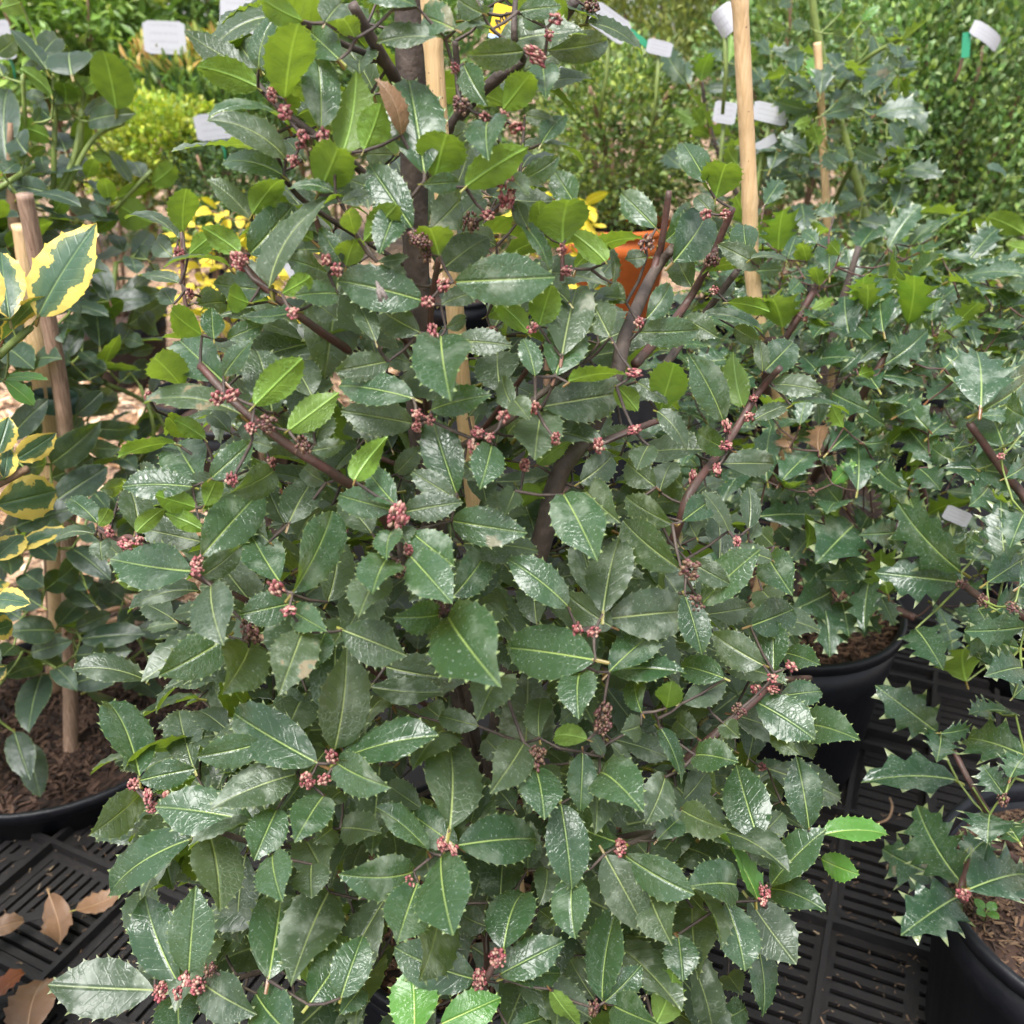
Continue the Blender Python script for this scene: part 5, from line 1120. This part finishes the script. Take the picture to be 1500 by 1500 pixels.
link('lower_band', card_mesh(30 * k, 6 * k, 'blue_tag', th=0.0016), rt, Mx @ Matrix.Translation((0, -24 * k, 0)))
cu = bpy.data.curves.new('lettering', 'FONT'); cu.body = 'Me'; cu.size = 20 * k; cu.extrude = 0.0002; cu.align_x = 'CENTER'; cu.align_y = 'CENTER'; cu.shear = 0.3
cu.materials.append(M['ink']); fo = bpy.data.objects.new('lettering', cu); COL.objects.link(fo)
lm = bpy.data.meshes.new_from_object(fo.evaluated_get(bpy.context.evaluated_depsgraph_get())); bpy.data.objects.remove(fo); fo = bpy.data.objects.new('lettering', lm); COL.objects.link(fo); fo.parent = rt
fo.matrix_basis = Matrix.Translation(-Vector(rt.location)) @ Mx @ Matrix.Translation((0, 0, 0.0011)) @ Matrix.Rotation(rad(60), 4, 'Z')

# ------------------------------------------------------------------ fallen leaves on the tray, seedling, dry stem, moth
def fallen(bx, by, tx, ty, w, mat, label, i, lift=0.012, tilt=0.15):
    b = at_z(bx, by, lift); t = at_z(tx, ty, lift * 0.7); ax = t - b; ln = ax.length
    nn = Vector((random.gauss(0, tilt), random.gauss(0, tilt) - 0.35, 1))
    i %= 5; k = SH['dry'][i][0]; ws = (w / FPX * depth_of(b)) / (ln * k)
    Mx = free_matrix(b, ax, nn, ln, k, ws)
    o = link('fallen_leaf', leaf_me('dry', i, mat), None, Mx)
    tag(o, label, 'dry leaf', 'dry leaves on the tray')
fallen(72, 1310, 88, 1384, 45, 'dry', 'brown dry leaf standing on the tray, middle of the five', 2)
fallen(110, 1333, 184, 1303, 34, 'dry', 'orange-tan dry leaf lying right of the brown one', 4)
fallen(-25, 1372, 36, 1350, 32, 'dry', 'tan dry leaf cut off by the left edge', 1)
fallen(-15, 1485, 38, 1426, 32, 'dry_red', 'reddish orange dry leaf at the left edge', 6)
fallen(40, 1520, 64, 1438, 74, 'dry', 'large pale brown dry leaf in the bottom left corner', 3)
sp = at_z(1440, 1348, 0.232); rt = empty('seedling', sp); tag(rt, 'tiny bright green four-leaved seedling in the lower right pot', 'seedling')
m = MB(); m.tube([sp, sp + Vector((0, 0, .008)), sp + Vector((0.001, 0, .014))], [.001, .0009, .0008], 5); m.build('stem', M['bark_green'], rt)
for k in range(4):
    a = 0.5 + k * 1.57; d = Vector((math.cos(a), math.sin(a), 0.25))
    link('leaf', leaf_me('smooth', k, 'young'), rt, free_matrix(sp + Vector((0, 0, .013)) + d * .002, d, Vector((0, -.3, 1)), 0.013, .48, 1.6))
q = [at_z(1282, 1207, .04), at_z(1300, 1200, .05), at_z(1307, 1183, .055), at_z(1303, 1168, .06)]
P, R = smooth_path(q, [.0016, .002, .002, .0014], 4); m = MB(); m.tube(P, R, 6); tag(m.build('dry_root', M['bark_tan'], None), 'thin curled tan root poking out beside the black pot', 'root')

# a small grey moth resting on a leaf near the trunk
tm = holly.depth(556, 424, 0.97) - 0.022; mp_ = at(556, 424, tm); mr = empty('small_moth', mp_); tag(mr, 'tiny grey moth resting on a leaf left of the trunk', 'moth')
M['moth'] = plain('moth_grey', (0.20, 0.17, 0.15), (0.11, 0.09, 0.08), 900, 0.8)
nv = (CAMP - mp_).normalized(); axm = (at(560, 434, tm) - at(552, 414, tm)).normalized(); sdm = nv.cross(axm)
m = MB(); m.tube([mp_ - axm * .005, mp_ - axm * .003, mp_ + axm * .001, mp_ + axm * .005], [.0004, .0011, .0012, .0004], 8); m.build('body', M['moth'], mr)
for sg in (-1, 1):
    m = MB(); m.add([mp_ - axm * .003 + nv * .0012, mp_ + axm * .007 + sdm * sg * .0008 + nv * .001, mp_ + axm * .006 + sdm * sg * .0030, mp_ + sdm * sg * .0022 + nv * .0004, mp_ - axm * .003 + nv * .0008, mp_ + axm * .007 + sdm * sg * .0008 + nv * .0006, mp_ + axm * .006 + sdm * sg * .0030 - nv * .0004, mp_ + sdm * sg * .0022], [(0, 1, 2, 3), (7, 6, 5, 4), (0, 4, 5, 1), (1, 5, 6, 2), (2, 6, 7, 3), (3, 7, 4, 0)]); m.build('wing', M['moth'], mr)
